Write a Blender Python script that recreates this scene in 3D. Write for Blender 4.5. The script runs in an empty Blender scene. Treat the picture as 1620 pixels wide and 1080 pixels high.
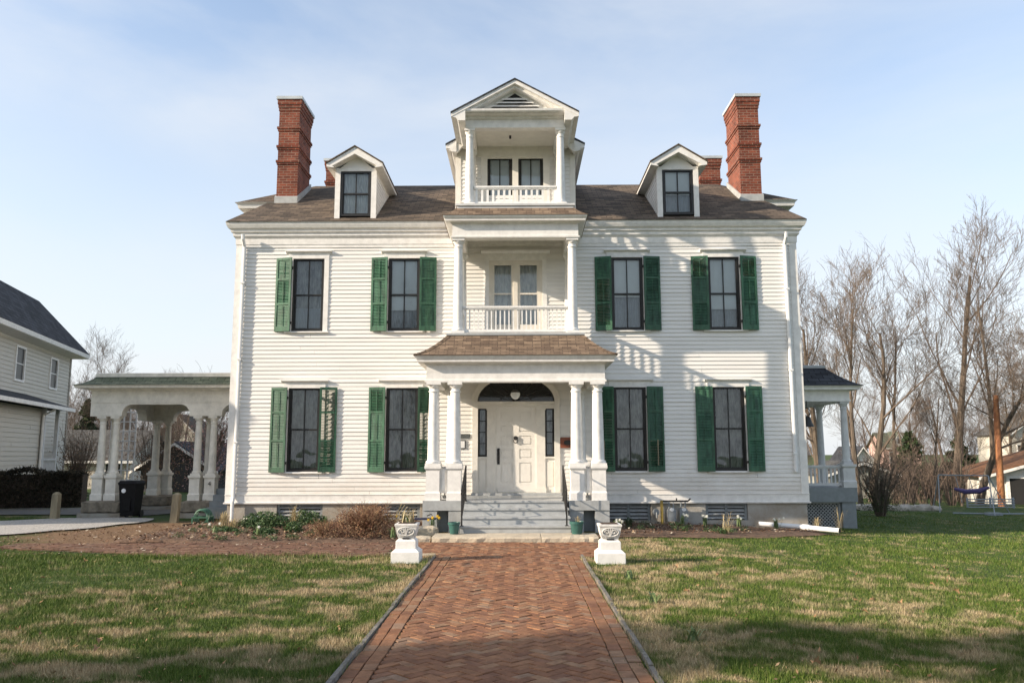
import bpy, math, random
import numpy as np
from mathutils import Vector, noise as mnoise
random.seed(7); rng = np.random.default_rng(7)
S = bpy.context.scene
COL = S.collection
R = math.radians

# ------------------------------------------------------------------ camera
cam = bpy.data.cameras.new("camera"); camo = bpy.data.objects.new("camera", cam); COL.objects.link(camo)
cam.sensor_width = 36.0; cam.lens = 1272 / 1620 * 36; cam.clip_end = 3000; cam.clip_start = .05
camo.location = (0, 0, 1.6)
pitch, yaw, roll = R(7.97), R(.45), R(.13)
fwd = Vector((-math.sin(yaw) * math.cos(pitch), math.cos(yaw) * math.cos(pitch), math.sin(pitch)))
r0 = Vector((math.cos(yaw), math.sin(yaw), 0)); u0 = r0.cross(fwd)
rt = r0 * math.cos(roll) - u0 * math.sin(roll); upv = rt.cross(fwd)
from mathutils import Matrix
camo.rotation_euler = Matrix((rt, upv, -fwd)).transposed().to_euler()
S.camera = camo

# ------------------------------------------------------------------ light
SUN = Vector((1, .33, -.43)).normalized()          # the way the sunlight travels
elev = math.asin(-SUN.z)
w = bpy.data.worlds.new("World"); S.world = w; w.use_nodes = True
nt = w.node_tree; nt.nodes.clear()
out = nt.nodes.new('ShaderNodeOutputWorld'); bg = nt.nodes.new('ShaderNodeBackground')
sky = nt.nodes.new('ShaderNodeTexSky'); sky.sky_type = 'NISHITA'; sky.sun_disc = False
sky.sun_elevation = elev; sky.sun_rotation = math.atan2(-SUN.x, -SUN.y)
sky.air_density = 1.0; sky.dust_density = 1.2; sky.ozone_density = 1.0
tc = nt.nodes.new('ShaderNodeTexCoord'); mp = nt.nodes.new('ShaderNodeMapping')
mp.inputs['Scale'].default_value = (1.2, 1.2, 4.2); mp.inputs['Rotation'].default_value = (0, R(-11), R(20))
no = nt.nodes.new('ShaderNodeTexNoise'); no.inputs['Scale'].default_value = 1.25; no.inputs['Detail'].default_value = 7
no.inputs['Roughness'].default_value = .55; no.inputs['Distortion'].default_value = .5
rp = nt.nodes.new('ShaderNodeValToRGB'); rp.color_ramp.elements[0].position = .34; rp.color_ramp.elements[1].position = .60
rp.color_ramp.elements[1].color = (.85, .85, .85, 1)
sep = nt.nodes.new('ShaderNodeSeparateXYZ')
hz = nt.nodes.new('ShaderNodeMapRange'); hz.inputs[1].default_value = 0; hz.inputs[2].default_value = .5
hz.inputs[3].default_value = .90; hz.inputs[4].default_value = .14
mix = nt.nodes.new('ShaderNodeMix'); mix.data_type = 'RGBA'
mix.inputs['B'].default_value = (3.05, 3.16, 3.32, 1)
L = nt.links.new
L(tc.outputs['Generated'], mp.inputs[0]); L(mp.outputs[0], no.inputs[0]); L(no.outputs[0], rp.inputs[0])
L(tc.outputs['Generated'], sep.inputs[0]); L(sep.outputs[2], hz.inputs[0])
L(hz.outputs[0], mix.inputs['Factor']); L(sky.outputs[0], mix.inputs['A'])
cl = nt.nodes.new('ShaderNodeMix'); cl.data_type = 'RGBA'; cl.inputs['B'].default_value = (3.15, 3.25, 3.38, 1)
n8 = nt.nodes.new('ShaderNodeTexNoise'); n8.inputs['Scale'].default_value = .9; n8.inputs['Detail'].default_value = 2; L(mp.outputs[0], n8.inputs[0])
pr = nt.nodes.new('ShaderNodeMapRange'); pr.inputs[1].default_value = .26; pr.inputs[2].default_value = .54; L(n8.outputs[0], pr.inputs[0])
lf = nt.nodes.new('ShaderNodeMapRange'); lf.inputs[1].default_value = .35; lf.inputs[2].default_value = -.5; lf.inputs[3].default_value = .55; lf.inputs[4].default_value = 1.0; L(sep.outputs[0], lf.inputs[0])
m1 = nt.nodes.new('ShaderNodeMath'); m1.operation = 'MULTIPLY'; L(rp.outputs[0], m1.inputs[0]); L(pr.outputs[0], m1.inputs[1])
m2 = nt.nodes.new('ShaderNodeMath'); m2.operation = 'MULTIPLY'; L(m1.outputs[0], m2.inputs[0]); L(lf.outputs[0], m2.inputs[1])
L(m2.outputs[0], cl.inputs['Factor']); L(mix.outputs['Result'], cl.inputs['A']); L(cl.outputs['Result'], bg.inputs[0]); L(bg.outputs[0], out.inputs[0])
bg.inputs[1].default_value = .104
sl = bpy.data.lights.new("sun", 'SUN'); sl.energy = 2.85; sl.angle = R(.6); sl.color = (1, .85, .68)
so = bpy.data.objects.new("sun", sl); COL.objects.link(so); so.rotation_euler = SUN.to_track_quat('-Z', 'Y').to_euler()
S.view_settings.view_transform = 'Standard'; S.view_settings.look = 'None'; S.view_settings.gamma = 1
S.view_settings.use_curve_mapping = False; S.view_settings.exposure = 1.47
S.cycles.max_bounces = 8; S.cycles.transparent_max_bounces = 12

# ------------------------------------------------------------------ helpers
WL = {}
def gz(x, y):
    a = max(0., x - 1.5); a = a * a / (a + 1.2)
    b = max(0., y - 24); b = b * b / (b + 4)
    return -1.15 * (1 - math.exp(-.05 * a / 1.15)) - .6 * (1 - math.exp(-.018 * b / .6))

class MB:
    def __init__(s): s.v = []; s.f = []; s.m = []
    def face(s, pts, m=0):
        n = len(s.v); s.v += [tuple(p) for p in pts]; s.f.append(tuple(range(n, n + len(pts)))); s.m.append(m)
    def mesh(s, vs, fs, m=0):
        n = len(s.v); s.v += [tuple(p) for p in vs]
        for f in fs: s.f.append(tuple(i + n for i in f)); s.m.append(m)
    def box(s, x0, x1, y0, y1, z0, z1, m=0):
        if x0 > x1: x0, x1 = x1, x0
        if y0 > y1: y0, y1 = y1, y0
        if z0 > z1: z0, z1 = z1, z0
        s.mesh([(x0,y0,z0),(x1,y0,z0),(x1,y1,z0),(x0,y1,z0),(x0,y0,z1),(x1,y0,z1),(x1,y1,z1),(x0,y1,z1)],
               [(0,3,2,1),(4,5,6,7),(0,1,5,4),(1,2,6,5),(2,3,7,6),(3,0,4,7)], m)
    def frustum(s, cx, cy, z0, z1, a0, b0, a1, b1, m=0):   # box with half sizes changing
        s.mesh([(cx-a0,cy-b0,z0),(cx+a0,cy-b0,z0),(cx+a0,cy+b0,z0),(cx-a0,cy+b0,z0),
                (cx-a1,cy-b1,z1),(cx+a1,cy-b1,z1),(cx+a1,cy+b1,z1),(cx-a1,cy+b1,z1)],
               [(0,3,2,1),(4,5,6,7),(0,1,5,4),(1,2,6,5),(2,3,7,6),(3,0,4,7)], m)
    def prism(s, poly, a, b, axis='y', m=0):
        n = len(poly)
        P = {'y': lambda p, t: (p[0], t, p[1]), 'x': lambda p, t: (t, p[0], p[1]), 'z': lambda p, t: (p[0], p[1], t)}[axis]
        vs = [P(p, a) for p in poly] + [P(p, b) for p in poly]
        ar = sum(poly[i][0]*poly[(i+1) % n][1] - poly[(i+1) % n][0]*poly[i][1] for i in range(n))
        flip = (ar > 0) == (axis in 'xz')
        fs = [tuple(range(n)), tuple(range(2*n-1, n-1, -1))] + [(i, n+i, n+(i+1) % n, (i+1) % n) for i in range(n)]
        if (b > a) == (flip): fs = [tuple(reversed(f)) for f in fs]
        s.mesh(vs, fs, m)
    def lathe(s, prof, cx, cy, n=16, m=0):
        k = len(prof); vs = []
        for r, z in prof:
            for i in range(n):
                a = 2*math.pi*i/n; vs.append((cx + r*math.cos(a), cy + r*math.sin(a), z))
        fs = []
        for j in range(k-1):
            for i in range(n):
                fs.append((j*n+i, j*n+(i+1) % n, (j+1)*n+(i+1) % n, (j+1)*n+i))
        fs.append(tuple(reversed(range(n)))); fs.append(tuple(range((k-1)*n, k*n)))
        s.mesh(vs, fs, m)
    def tube(s, pts, rad, n=6, m=0):
        pts = [Vector(p) for p in pts]
        if not isinstance(rad, (list, tuple)): rad = [rad]*len(pts)
        vs = []; fs = []; k = len(pts)
        for i, p in enumerate(pts):
            d = (pts[min(i+1, k-1)] - pts[max(i-1, 0)])
            if d.length < 1e-9: d = Vector((0, 0, 1))
            d.normalize()
            ref = Vector((0, 0, 1)) if abs(d.z) < .9 else Vector((0, 1, 0))
            a = d.cross(ref).normalized(); b = d.cross(a)
            for j in range(n):
                t = 2*math.pi*(j + .5)/n; q = p + (a*math.cos(t) + b*math.sin(t))*rad[i]; vs.append(tuple(q))
        for i in range(k-1):
            for j in range(n):
                fs.append((i*n+j, (i+1)*n+j, (i+1)*n+(j+1) % n, i*n+(j+1) % n))
        fs.append(tuple(range(n))); fs.append(tuple(reversed(range((k-1)*n, k*n))))
        s.mesh(vs, fs, m)
    def sweep(s, path, prof, m=0, closed=False):
        """path: (x,y) points, outward on the right-hand side; prof: (outset, z) from low/out... to top"""
        k = len(path); ns = []
        for i in range(k):
            def nrm(a, b):
                d = (b[0]-a[0], b[1]-a[1]); l = math.hypot(*d); return (d[1]/l, -d[0]/l)
            if i == 0: n = nrm(path[0], path[1])
            elif i == k-1: n = nrm(path[-2], path[-1])
            else:
                n1 = nrm(path[i-1], path[i]); n2 = nrm(path[i], path[i+1])
                d = 1 + n1[0]*n2[0] + n1[1]*n2[1]; n = ((n1[0]+n2[0])/d, (n1[1]+n2[1])/d)
            ns.append(n)
        q = len(prof); vs = []
        for i in range(k):
            for o, z in prof: vs.append((path[i][0]+ns[i][0]*o, path[i][1]+ns[i][1]*o, z))
        fs = []
        for i in range(k-1):
            for j in range(q-1 if not closed else q):
                j2 = (j+1) % q
                fs.append((i*q+j, (i+1)*q+j, (i+1)*q+j2, i*q+j2))
        if closed: fs.append(tuple(range(q))[::-1]); fs.append(tuple(range((k-1)*q, k*q)))
        s.mesh(vs, fs, m)
    def build(s, name, mat, parent=None, smooth=False, loc=None, uv=True):
        off = Vector(WL[parent]) if parent else Vector(loc or (0, 0, 0))
        if loc and parent: off = Vector(loc)
        me = bpy.data.meshes.new(name)
        v = np.array(s.v, dtype=np.float64).reshape(-1, 3)
        me.from_pydata((v - np.array(off)).tolist(), [], s.f)
        mats = mat if isinstance(mat, (list, tuple)) else [mat]
        for x in mats: me.materials.append(x)
        if len(mats) > 1: me.polygons.foreach_set('material_index', s.m)
        if uv:
            lay = me.uv_layers.new(name='UVMap'); data = np.zeros(len(me.loops)*2)
            off_t = np.array(off)
            for p in me.polygons:
                nx, ny, nz = p.normal
                h = math.hypot(nx, ny)
                if h < 1e-4: ux, uy = 1., 0.; vx, vy, vz = 0., 1., 0.
                else:
                    ux, uy = -ny/h, nx/h
                    vx, vy, vz = -nz*nx/h, -nz*ny/h, h
                for li in p.loop_indices:
                    x, y, z = v[me.loops[li].vertex_index]
                    data[2*li] = x*ux + y*uy; data[2*li+1] = x*vx + y*vy + z*vz
            lay.data.foreach_set('uv', data)
        if smooth:
            me.polygons.foreach_set('use_smooth', [True]*len(me.polygons))
            try: me.set_sharp_from_angle(angle=R(40))
            except Exception: pass
        me.update()
        o = bpy.data.objects.new(name, me); COL.objects.link(o)
        if parent:
            o.parent = parent; o.location = Vector(off) - Vector(WL[parent])
        else: o.location = off
        WL[o] = tuple(off)
        return o

def tag(o, label=None, cat=None, group=None, kind=None):
    if label: o['label'] = label
    if cat: o['category'] = cat
    if group: o['group'] = group
    if kind: o['kind'] = kind
    return o
def thing(name, loc, label, cat, group=None):
    o = bpy.data.objects.new(name, None); COL.objects.link(o); o.location = loc; o.empty_display_size = .2
    WL[o] = tuple(loc); return tag(o, label, cat, group)
def copy_thing(o, loc, rot=0., scale=1., label=None):
    c = o.copy(); COL.objects.link(c); c.location = loc; c.rotation_euler = (0, 0, rot); c.scale = (scale,)*3
    if label: c['label'] = label
    for ch in o.children:
        d = ch.copy(); COL.objects.link(d); d.parent = c
        for g in ch.children:
            e = g.copy(); COL.objects.link(e); e.parent = d
    WL[c] = tuple(loc); return c
def copy_part(o, delta, parent=None):
    c = o.copy(); COL.objects.link(c); c.location = Vector(o.location) + Vector(delta)
    if parent: c.parent = parent
    WL[c] = tuple(Vector(WL[o]) + Vector(delta))
    for ch in o.children:
        d = ch.copy(); COL.objects.link(d); d.parent = c
    return c

# ------------------------------------------------------------------ materials
def newmat(name):
    m = bpy.data.materials.new(name); m.use_nodes = True; t = m.node_tree
    b = t.nodes['Principled BSDF']; return m, t, b
def N(t, typ, **kw):
    n = t.nodes.new(typ)
    for k, v in kw.items():
        if k.startswith('i_'):
            n.inputs[k[2:]].default_value = v
        else: setattr(n, k, v)
    return n
def ramp(t, stops, interp='LINEAR'):
    n = t.nodes.new('ShaderNodeValToRGB'); e = n.color_ramp; e.interpolation = interp
    while len(e.elements) < len(stops): e.elements.new(.5)
    for el, (p, c) in zip(e.elements, stops): el.position = p; el.color = (*c, 1)
    return n
def plain(name, col, rough=.6, var=.12, scale=6, bump=.0, metal=0., stretch=None, spec=.5, col2=None, bscale=None):
    m, t, b = newmat(name)
    g = N(t, 'ShaderNodeNewGeometry'); mp = N(t, 'ShaderNodeMapping')
    mp.inputs['Scale'].default_value = stretch or (1, 1, 1); t.links.new(g.outputs['Position'], mp.inputs[0])
    n = N(t, 'ShaderNodeTexNoise'); n.inputs['Scale'].default_value = scale; n.inputs['Detail'].default_value = 6
    n.inputs['Roughness'].default_value = .65
    t.links.new(mp.outputs[0], n.inputs[0])
    c2 = col2 or tuple(c*(1-2.2*var) for c in col)
    r = ramp(t, [(.32, c2), (.62, tuple(min(1, c*(1+var*.3)) for c in col))]); t.links.new(n.outputs[0], r.inputs[0])
    t.links.new(r.outputs[0], b.inputs['Base Color'])
    b.inputs['Roughness'].default_value = rough; b.inputs['Metallic'].default_value = metal
    b.inputs['Specular IOR Level'].default_value = spec
    if bump:
        n2 = N(t, 'ShaderNodeTexNoise'); n2.inputs['Scale'].default_value = bscale or scale*6; n2.inputs['Detail'].default_value = 4
        t.links.new(mp.outputs[0], n2.inputs[0])
        bp = N(t, 'ShaderNodeBump'); bp.inputs['Strength'].default_value = bump; bp.inputs['Distance'].default_value = .02
        t.links.new(n2.outputs[0], bp.inputs['Height']); t.links.new(bp.outputs[0], b.inputs['Normal'])
    return m
def siding_paint(name, col, dirty=.12):
    m, t, b = newmat(name)
    g = N(t, 'ShaderNodeNewGeometry'); lk = t.links.new
    mp = N(t, 'ShaderNodeMapping'); mp.inputs['Scale'].default_value = (.7, .7, 9); lk(g.outputs['Position'], mp.inputs[0])
    n1 = N(t, 'ShaderNodeTexNoise', i_Scale=1.3, i_Detail=5.); lk(mp.outputs[0], n1.inputs[0])
    r1 = ramp(t, [(.3, tuple(c*(1-dirty) for c in col)), (.62, col)]); lk(n1.outputs[0], r1.inputs[0])
    mp2 = N(t, 'ShaderNodeMapping'); mp2.inputs['Scale'].default_value = (9, 9, 30); lk(g.outputs['Position'], mp2.inputs[0])
    n2 = N(t, 'ShaderNodeTexNoise', i_Scale=1.4, i_Detail=6., i_Roughness=.7); lk(mp2.outputs[0], n2.inputs[0])
    r2 = ramp(t, [(.69, (1, 1, 1)), (.78, (.66, .60, .50))]); lk(n2.outputs[0], r2.inputs[0])
    mu = N(t, 'ShaderNodeMix', data_type='RGBA', blend_type='MULTIPLY'); mu.inputs[0].default_value = .6
    lk(r1.outputs[0], mu.inputs['A']); lk(r2.outputs[0], mu.inputs['B'])
    s_ = N(t, 'ShaderNodeSeparateXYZ'); lk(g.outputs['Position'], s_.inputs[0])      # mud splashed on the lowest boards
    n3 = N(t, 'ShaderNodeTexNoise', i_Scale=2.5, i_Detail=6., i_Roughness=.7); lk(g.outputs['Position'], n3.inputs[0])
    ma = N(t, 'ShaderNodeMath', operation='MULTIPLY_ADD'); lk(n3.outputs[0], ma.inputs[0]); ma.inputs[1].default_value = -1.2; lk(s_.outputs[2], ma.inputs[2])
    r3 = ramp(t, [(.0, (.45, .45, .45)), (.6, (0, 0, 0))]); lk(ma.outputs[0], r3.inputs[0])
    m3 = N(t, 'ShaderNodeMix', data_type='RGBA'); lk(r3.outputs[0], m3.inputs['Factor']); lk(mu.outputs['Result'], m3.inputs['A']); m3.inputs['B'].default_value = (.50, .44, .36, 1)
    lk(m3.outputs['Result'], b.inputs['Base Color'])
    b.inputs['Roughness'].default_value = .55
    return m
def brick_mat(name, c1, c2, mortar, bw, rh, ms, bump=.4, scale_noise=3., rnd=(.6, 1.25), offset=.5, squash=None):
    m, t, b = newmat(name); lk = t.links.new
    uv = N(t, 'ShaderNodeUVMap'); br = N(t, 'ShaderNodeTexBrick')
    br.inputs['Scale'].default_value = 1; br.inputs['Brick Width'].default_value = bw; br.inputs['Row Height'].default_value = rh
    br.inputs['Mortar Size'].default_value = ms; br.inputs['Mortar Smooth'].default_value = .2; br.inputs['Bias'].default_value = 0
    br.inputs['Color1'].default_value = (*c1, 1); br.inputs['Color2'].default_value = (*c2, 1); br.inputs['Mortar'].default_value = (*mortar, 1)
    br.offset = offset
    lk(uv.outputs[0], br.inputs[0])
    g = N(t, 'ShaderNodeNewGeometry'); n = N(t, 'ShaderNodeTexNoise', i_Scale=scale_noise, i_Detail=7., i_Roughness=.7); lk(g.outputs['Position'], n.inputs[0])
    r = ramp(t, [(.3, (rnd[0],)*3), (.7, (rnd[1],)*3)]); lk(n.outputs[0], r.inputs[0])
    mu = N(t, 'ShaderNodeMix', data_type='RGBA', blend_type='MULTIPLY'); mu.inputs[0].default_value = 1
    lk(br.outputs['Color'], mu.inputs['A']); lk(r.outputs[0], mu.inputs['B']); lk(mu.outputs['Result'], b.inputs['Base Color'])
    bp = N(t, 'ShaderNodeBump'); bp.inputs['Strength'].default_value = bump; bp.inputs['Distance'].default_value = .012; bp.invert = True
    lk(br.outputs['Fac'], bp.inputs['Height']); lk(bp.outputs[0], b.inputs['Normal'])
    b.inputs['Roughness'].default_value = .88; b.inputs['Specular IOR Level'].default_value = .25
    return m
def island_mat(name, stops, rough=.85, nscale=14., nvar=(.7, 1.2), bump=.3, spec=.3, trans=0.):
    m, t, b = newmat(name); lk = t.links.new
    g = N(t, 'ShaderNodeNewGeometry'); r = ramp(t, stops); lk(g.outputs['Random Per Island'], r.inputs[0])
    n = N(t, 'ShaderNodeTexNoise', i_Scale=nscale, i_Detail=6., i_Roughness=.7); lk(g.outputs['Position'], n.inputs[0])
    r2 = ramp(t, [(.3, (nvar[0],)*3), (.7, (nvar[1],)*3)]); lk(n.outputs[0], r2.inputs[0])
    mu = N(t, 'ShaderNodeMix', data_type='RGBA', blend_type='MULTIPLY'); mu.inputs[0].default_value = 1
    lk(r.outputs[0], mu.inputs['A']); lk(r2.outputs[0], mu.inputs['B']); lk(mu.outputs['Result'], b.inputs['Base Color'])
    b.inputs['Roughness'].default_value = rough; b.inputs['Specular IOR Level'].default_value = spec
    if bump:
        n2 = N(t, 'ShaderNodeTexNoise', i_Scale=nscale*5, i_Detail=4.); lk(g.outputs['Position'], n2.inputs[0])
        bp = N(t, 'ShaderNodeBump'); bp.inputs['Strength'].default_value = bump; bp.inputs['Distance'].default_value = .01
        lk(n2.outputs[0], bp.inputs['Height']); lk(bp.outputs[0], b.inputs['Normal'])
    return m
def glass_mat(name, tint=(.93, .96, .95), ior=1.8):
    m = bpy.data.materials.new(name); m.use_nodes = True; t = m.node_tree; t.nodes.clear(); lk = t.links.new
    o = N(t, 'ShaderNodeOutputMaterial'); tr = N(t, 'ShaderNodeBsdfTransparent'); gl = N(t, 'ShaderNodeBsdfGlossy')
    tr.inputs[0].default_value = (*tint, 1); gl.inputs['Roughness'].default_value = .0; gl.inputs[0].default_value = (.9, .95, 1, 1)
    fr = N(t, 'ShaderNodeFresnel'); fr.inputs[0].default_value = ior
    g = N(t, 'ShaderNodeNewGeometry'); n = N(t, 'ShaderNodeTexNoise', i_Scale=3.2, i_Detail=1.); lk(g.outputs['Position'], n.inputs[0])
    bp = N(t, 'ShaderNodeBump'); bp.inputs['Strength'].default_value = .10; bp.inputs['Distance'].default_value = .03
    lk(n.outputs[0], bp.inputs['Height']); lk(bp.outputs[0], gl.inputs['Normal'])
    mx = N(t, 'ShaderNodeMixShader'); lk(fr.outputs[0], mx.inputs[0]); lk(tr.outputs[0], mx.inputs[1]); lk(gl.outputs[0], mx.inputs[2])
    lk(mx.outputs[0], o.inputs[0]); return m
def lace_mat(name, base, holes, scale, thr):
    m, t, b = newmat(name); lk = t.links.new
    g = N(t, 'ShaderNodeNewGeometry'); mp = N(t, 'ShaderNodeMapping'); mp.inputs['Scale'].default_value = (1.2, .15, .28); lk(g.outputs['Position'], mp.inputs[0])
    v = N(t, 'ShaderNodeTexNoise', i_Scale=scale, i_Detail=4., i_Roughness=.6); lk(mp.outputs[0], v.inputs[0])
    r = ramp(t, [(thr-.13, holes), (thr+.13, base)]); lk(v.outputs[0], r.inputs[0]); lk(r.outputs[0], b.inputs['Base Color'])
    b.inputs['Roughness'].default_value = .9; return m

M = {}
M['siding'] = siding_paint('painted_clapboard', (.80, .785, .75), .10)
M['trim'] = plain('white_trim_paint', (.80, .785, .75), .55, .07, 7, bump=.05)
M['trim_grey'] = plain('pale_grey_paint', (.60, .605, .60), .6, .08, 4)
M['porte'] = plain('weathered_cream_paint', (.77, .735, .655), .7, .10, 5, bump=.15)
M['grey_paint'] = plain('grey_deck_paint', (.40, .415, .415), .55, .10, 5)
M['grey_paint_dark'] = plain('slate_grey_paint', (.22, .245, .255), .6, .10, 5)
M['green'] = plain('green_shutter_paint', (.034, .130, .068), .55, .26, 5, bump=.1, stretch=(3, 3, .6))
_t = M['green'].node_tree; _b = _t.nodes['Principled BSDF']; _src = _b.inputs['Base Color'].links[0].from_socket
_oi = N(_t, 'ShaderNodeObjectInfo'); _hs = N(_t, 'ShaderNodeHueSaturation'); _mr = N(_t, 'ShaderNodeMapRange'); _mr.inputs[3].default_value = .72; _mr.inputs[4].default_value = 1.28
_t.links.new(_oi.outputs['Random'], _mr.inputs[0]); _t.links.new(_mr.outputs[0], _hs.inputs['Value']); _hs.inputs['Saturation'].default_value = .92
_g = N(_t, 'ShaderNodeNewGeometry'); _n = N(_t, 'ShaderNodeTexNoise', i_Scale=26., i_Detail=6., i_Roughness=.75); _t.links.new(_g.outputs['Position'], _n.inputs[0])
_r = ramp(_t, [(.66, (0, 0, 0)), (.74, (1, 1, 1))]); _t.links.new(_n.outputs[0], _r.inputs[0]); _m = N(_t, 'ShaderNodeMix', data_type='RGBA'); _m.inputs['B'].default_value = (.16, .22, .15, 1)
_t.links.new(_r.outputs[0], _m.inputs['Factor']); _t.links.new(_src, _hs.inputs['Color']); _t.links.new(_hs.outputs[0], _m.inputs['A']); _t.links.new(_m.outputs['Result'], _b.inputs['Base Color'])
M['black'] = plain('black_sash_paint', (.016, .015, .014), .45, .25, 8)
M['iron'] = plain('black_iron', (.022, .021, .020), .45, .25, 10)
M['wood_sash'] = plain('cream_sash_paint', (.72, .68, .60), .5, .05, 4)
M['ceiling'] = plain('beadboard_ceiling_paint', (.76, .73, .665), .6, .05, 4, bump=.0)
M['door'] = plain('white_door_paint', (.78, .75, .69), .4, .03, 3)
M['concrete'] = plain('stained_foundation_concrete', (.37, .355, .32), .9, .10, 1.6, bump=.35, col2=(.24, .195, .14), bscale=30)
M['stone'] = plain('limestone', (.50, .43, .325), .9, .12, 4, bump=.5, bscale=25)
M['rubble'] = plain('rough_brown_stone', (.25, .215, .165), .95, .25, 5, bump=.9, bscale=14)
M['shingle'] = brick_mat('brown_asphalt_shingle', (.150, .115, .085), (.062, .050, .040), (.034, .027, .021), .26, .14, .007, .5, 1.6, (.7, 1.25))
M['shingle_new'] = brick_mat('tan_asphalt_shingle', (.245, .178, .122), (.120, .084, .060), (.058, .042, .031), .19, .115, .006, .6, 5., (.75, 1.2), .37)
M['shingle_dark'] = brick_mat('dark_asphalt_shingle', (.060, .064, .074), (.030, .032, .038), (.014, .014, .016), .3, .16, .012, .6, 1.2, (.6, 1.4))
M['shingle_grey'] = brick_mat('grey_weathered_shingle', (.115, .112, .105), (.075, .072, .068), (.035, .034, .032), .28, .15, .014, .5, 1.5, (.7, 1.25))
M['shingle_green'] = brick_mat('mossy_green_shingle', (.16, .18, .13), (.085, .105, .075), (.045, .05, .038), .22, .13, .008, .6, 7., (.65, 1.25))
M['shingle_rust'] = brick_mat('rust_brown_shingle', (.22, .105, .05), (.15, .075, .036), (.08, .04, .02), .3, .16, .01, .4, 1.2, (.75, 1.2))
M['brick'] = brick_mat('red_chimney_brick', (.25, .070, .040), (.135, .040, .027), (.25, .165, .125), .205, .072, .008, .5, 2.2, (.55, 1.3))
M['flash'] = plain('lead_flashing', (.42, .43, .42), .5, .12, 4)
M['metal_cap'] = plain('zinc_cap', (.50, .54, .56), .45, .1, 3)
M['glass'] = glass_mat('window_glass')
M['dark_glass'] = plain('dark_fanlight_glass', (.008, .010, .010), .06, .3, 5)  # opaque black stands in for the unlit interior behind the fanlight
M['blind'] = plain('white_roller_blind', (.80, .84, .86), .8, .03, 2)
M['lace'] = lace_mat('grey_lace_curtain', (.42, .43, .42), (.14, .15, .15), 11, .5)
M['lace_light'] = lace_mat('white_lace_curtain', (.84, .85, .84), (.58, .60, .61), 16, .47)
M['sheer'] = plain('sheer_blue_grey_curtain', (.40, .45, .50), .9, .08, 5)
M['dark_room'] = plain('dark_room', (.02, .02, .02), .9, .1, 2)  # near-black colour standing in for shade inside rooms and openings
M['white_stone'] = plain('painted_white_concrete', (.80, .785, .75), .75, .06, 6, bump=.18, bscale=60)
M['urn'] = plain('weathered_cast_urn', (.72, .705, .67), .8, .10, 14, bump=.2, bscale=60)
M['urn_recess'] = plain('grey_urn_recess', (.46, .455, .44), .85, .15, 14, bump=.2)  # greyer than the bowl so the flat oval looks sunk
M['soil'] = plain('potting_soil', (.075, .045, .028), .95, .3, 20, bump=.6)
M['pot_green'] = plain('glazed_green_pot', (.035, .115, .10), .35, .15, 6)
M['plastic'] = plain('black_plastic_bin', (.007, .007, .008), .6, .2, 3, spec=.2)
M['white_plain'] = plain('white_vinyl', (.78, .79, .79), .4, .04, 3)
M['dark_plate'] = plain('dark_bronze_plate', (.10, .11, .11), .5, .25, 30)
M['red_plate'] = plain('red_brown_plaque', (.22, .062, .03), .5, .2, 20)
M['vinyl'] = siding_paint('cream_vinyl_siding', (.52, .49, .42), .08)
M['window_dark'] = plain('dark_neighbour_glass', (.03, .034, .034), .35, .3, 3, spec=.3)
M['post_wood'] = plain('weathered_post_wood', (.30, .255, .17), .9, .2, 3, bump=.4, stretch=(4, 4, .6))
M['pole'] = plain('orange_utility_pole', (.34, .15, .06), .9, .25, 1.8, bump=.5, stretch=(6, 6, .4), col2=(.17, .065, .035))
M['bark'] = plain('grey_brown_bark', (.135, .105, .078), .95, .28, 3, bump=.6, stretch=(3, 3, .7))
M['bark_dark'] = plain('dark_bark', (.075, .056, .042), .95, .25, 3, bump=.6, stretch=(3, 3, .7))
M['twig'] = plain('bare_twigs', (.150, .113, .085), .95, .2, 2)
M['twig_far'] = plain('far_bare_twigs', (.150, .110, .085), .95, .25, .6)
M['barn'] = plain('dark_barn_boards', (.05, .05, .05), .9, .25, 3, stretch=(5, 5, .5))
M['shed'] = plain('peeling_pale_green_boards', (.33, .35, .32), .9, .25, 1.6, stretch=(2, 2, .8), col2=(.20, .17, .14))
M['pink'] = plain('pink_stucco', (.62, .42, .36), .8, .06, 1)
M['steel'] = plain('grey_galvanised_tube', (.24, .27, .30), .5, .1, 8)
M['purple'] = plain('purple_plastic', (.07, .05, .16), .5, .1, 8)
M['navy'] = plain('navy_plastic', (.02, .025, .06), .5, .1, 8)
M['hose'] = plain('green_hose', (.05, .14, .09), .4, .15, 12)
M['yellow_pipe'] = plain('yellow_gas_pipe', (.42, .30, .07), .6, .2, 12)
M['meter'] = plain('grey_meter_paint', (.26, .28, .29), .5, .15, 12)
M['road'] = plain('worn_asphalt', (.14, .135, .125), .95, .15, 2, bump=.4)
M['kerb'] = plain('old_kerb_concrete', (.30, .29, .265), .9, .15, 3)
M['paver'] = island_mat('herringbone_brick', [(0, (.175, .082, .047)), (.3, (.23, .108, .056)), (.55, (.275, .138, .072)), (.75, (.205, .098, .058)), (.88, (.285, .165, .093)), (1, (.235, .15, .10))], .88, 9., (.62, 1.2), .35)
M['paver_old'] = island_mat('old_walk_brick', [(0, (.12, .064, .044)), (.5, (.165, .085, .055)), (.8, (.20, .12, .078)), (1, (.15, .10, .072))], .92, 5., (.6, 1.2), .4)
M['joint'] = plain('dirt_joint', (.085, .062, .042), .95, .2, 12, bump=.4)
M['edging'] = plain('weathered_edging', (.185, .17, .15), .9, .25, 8, bump=.4)
M['leaf_brown'] = island_mat('dry_oak_leaf', [(0, (.20, .10, .05)), (.5, (.29, .17, .085)), (1, (.38, .26, .15))], .8, 30., (.8, 1.15), 0)
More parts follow.
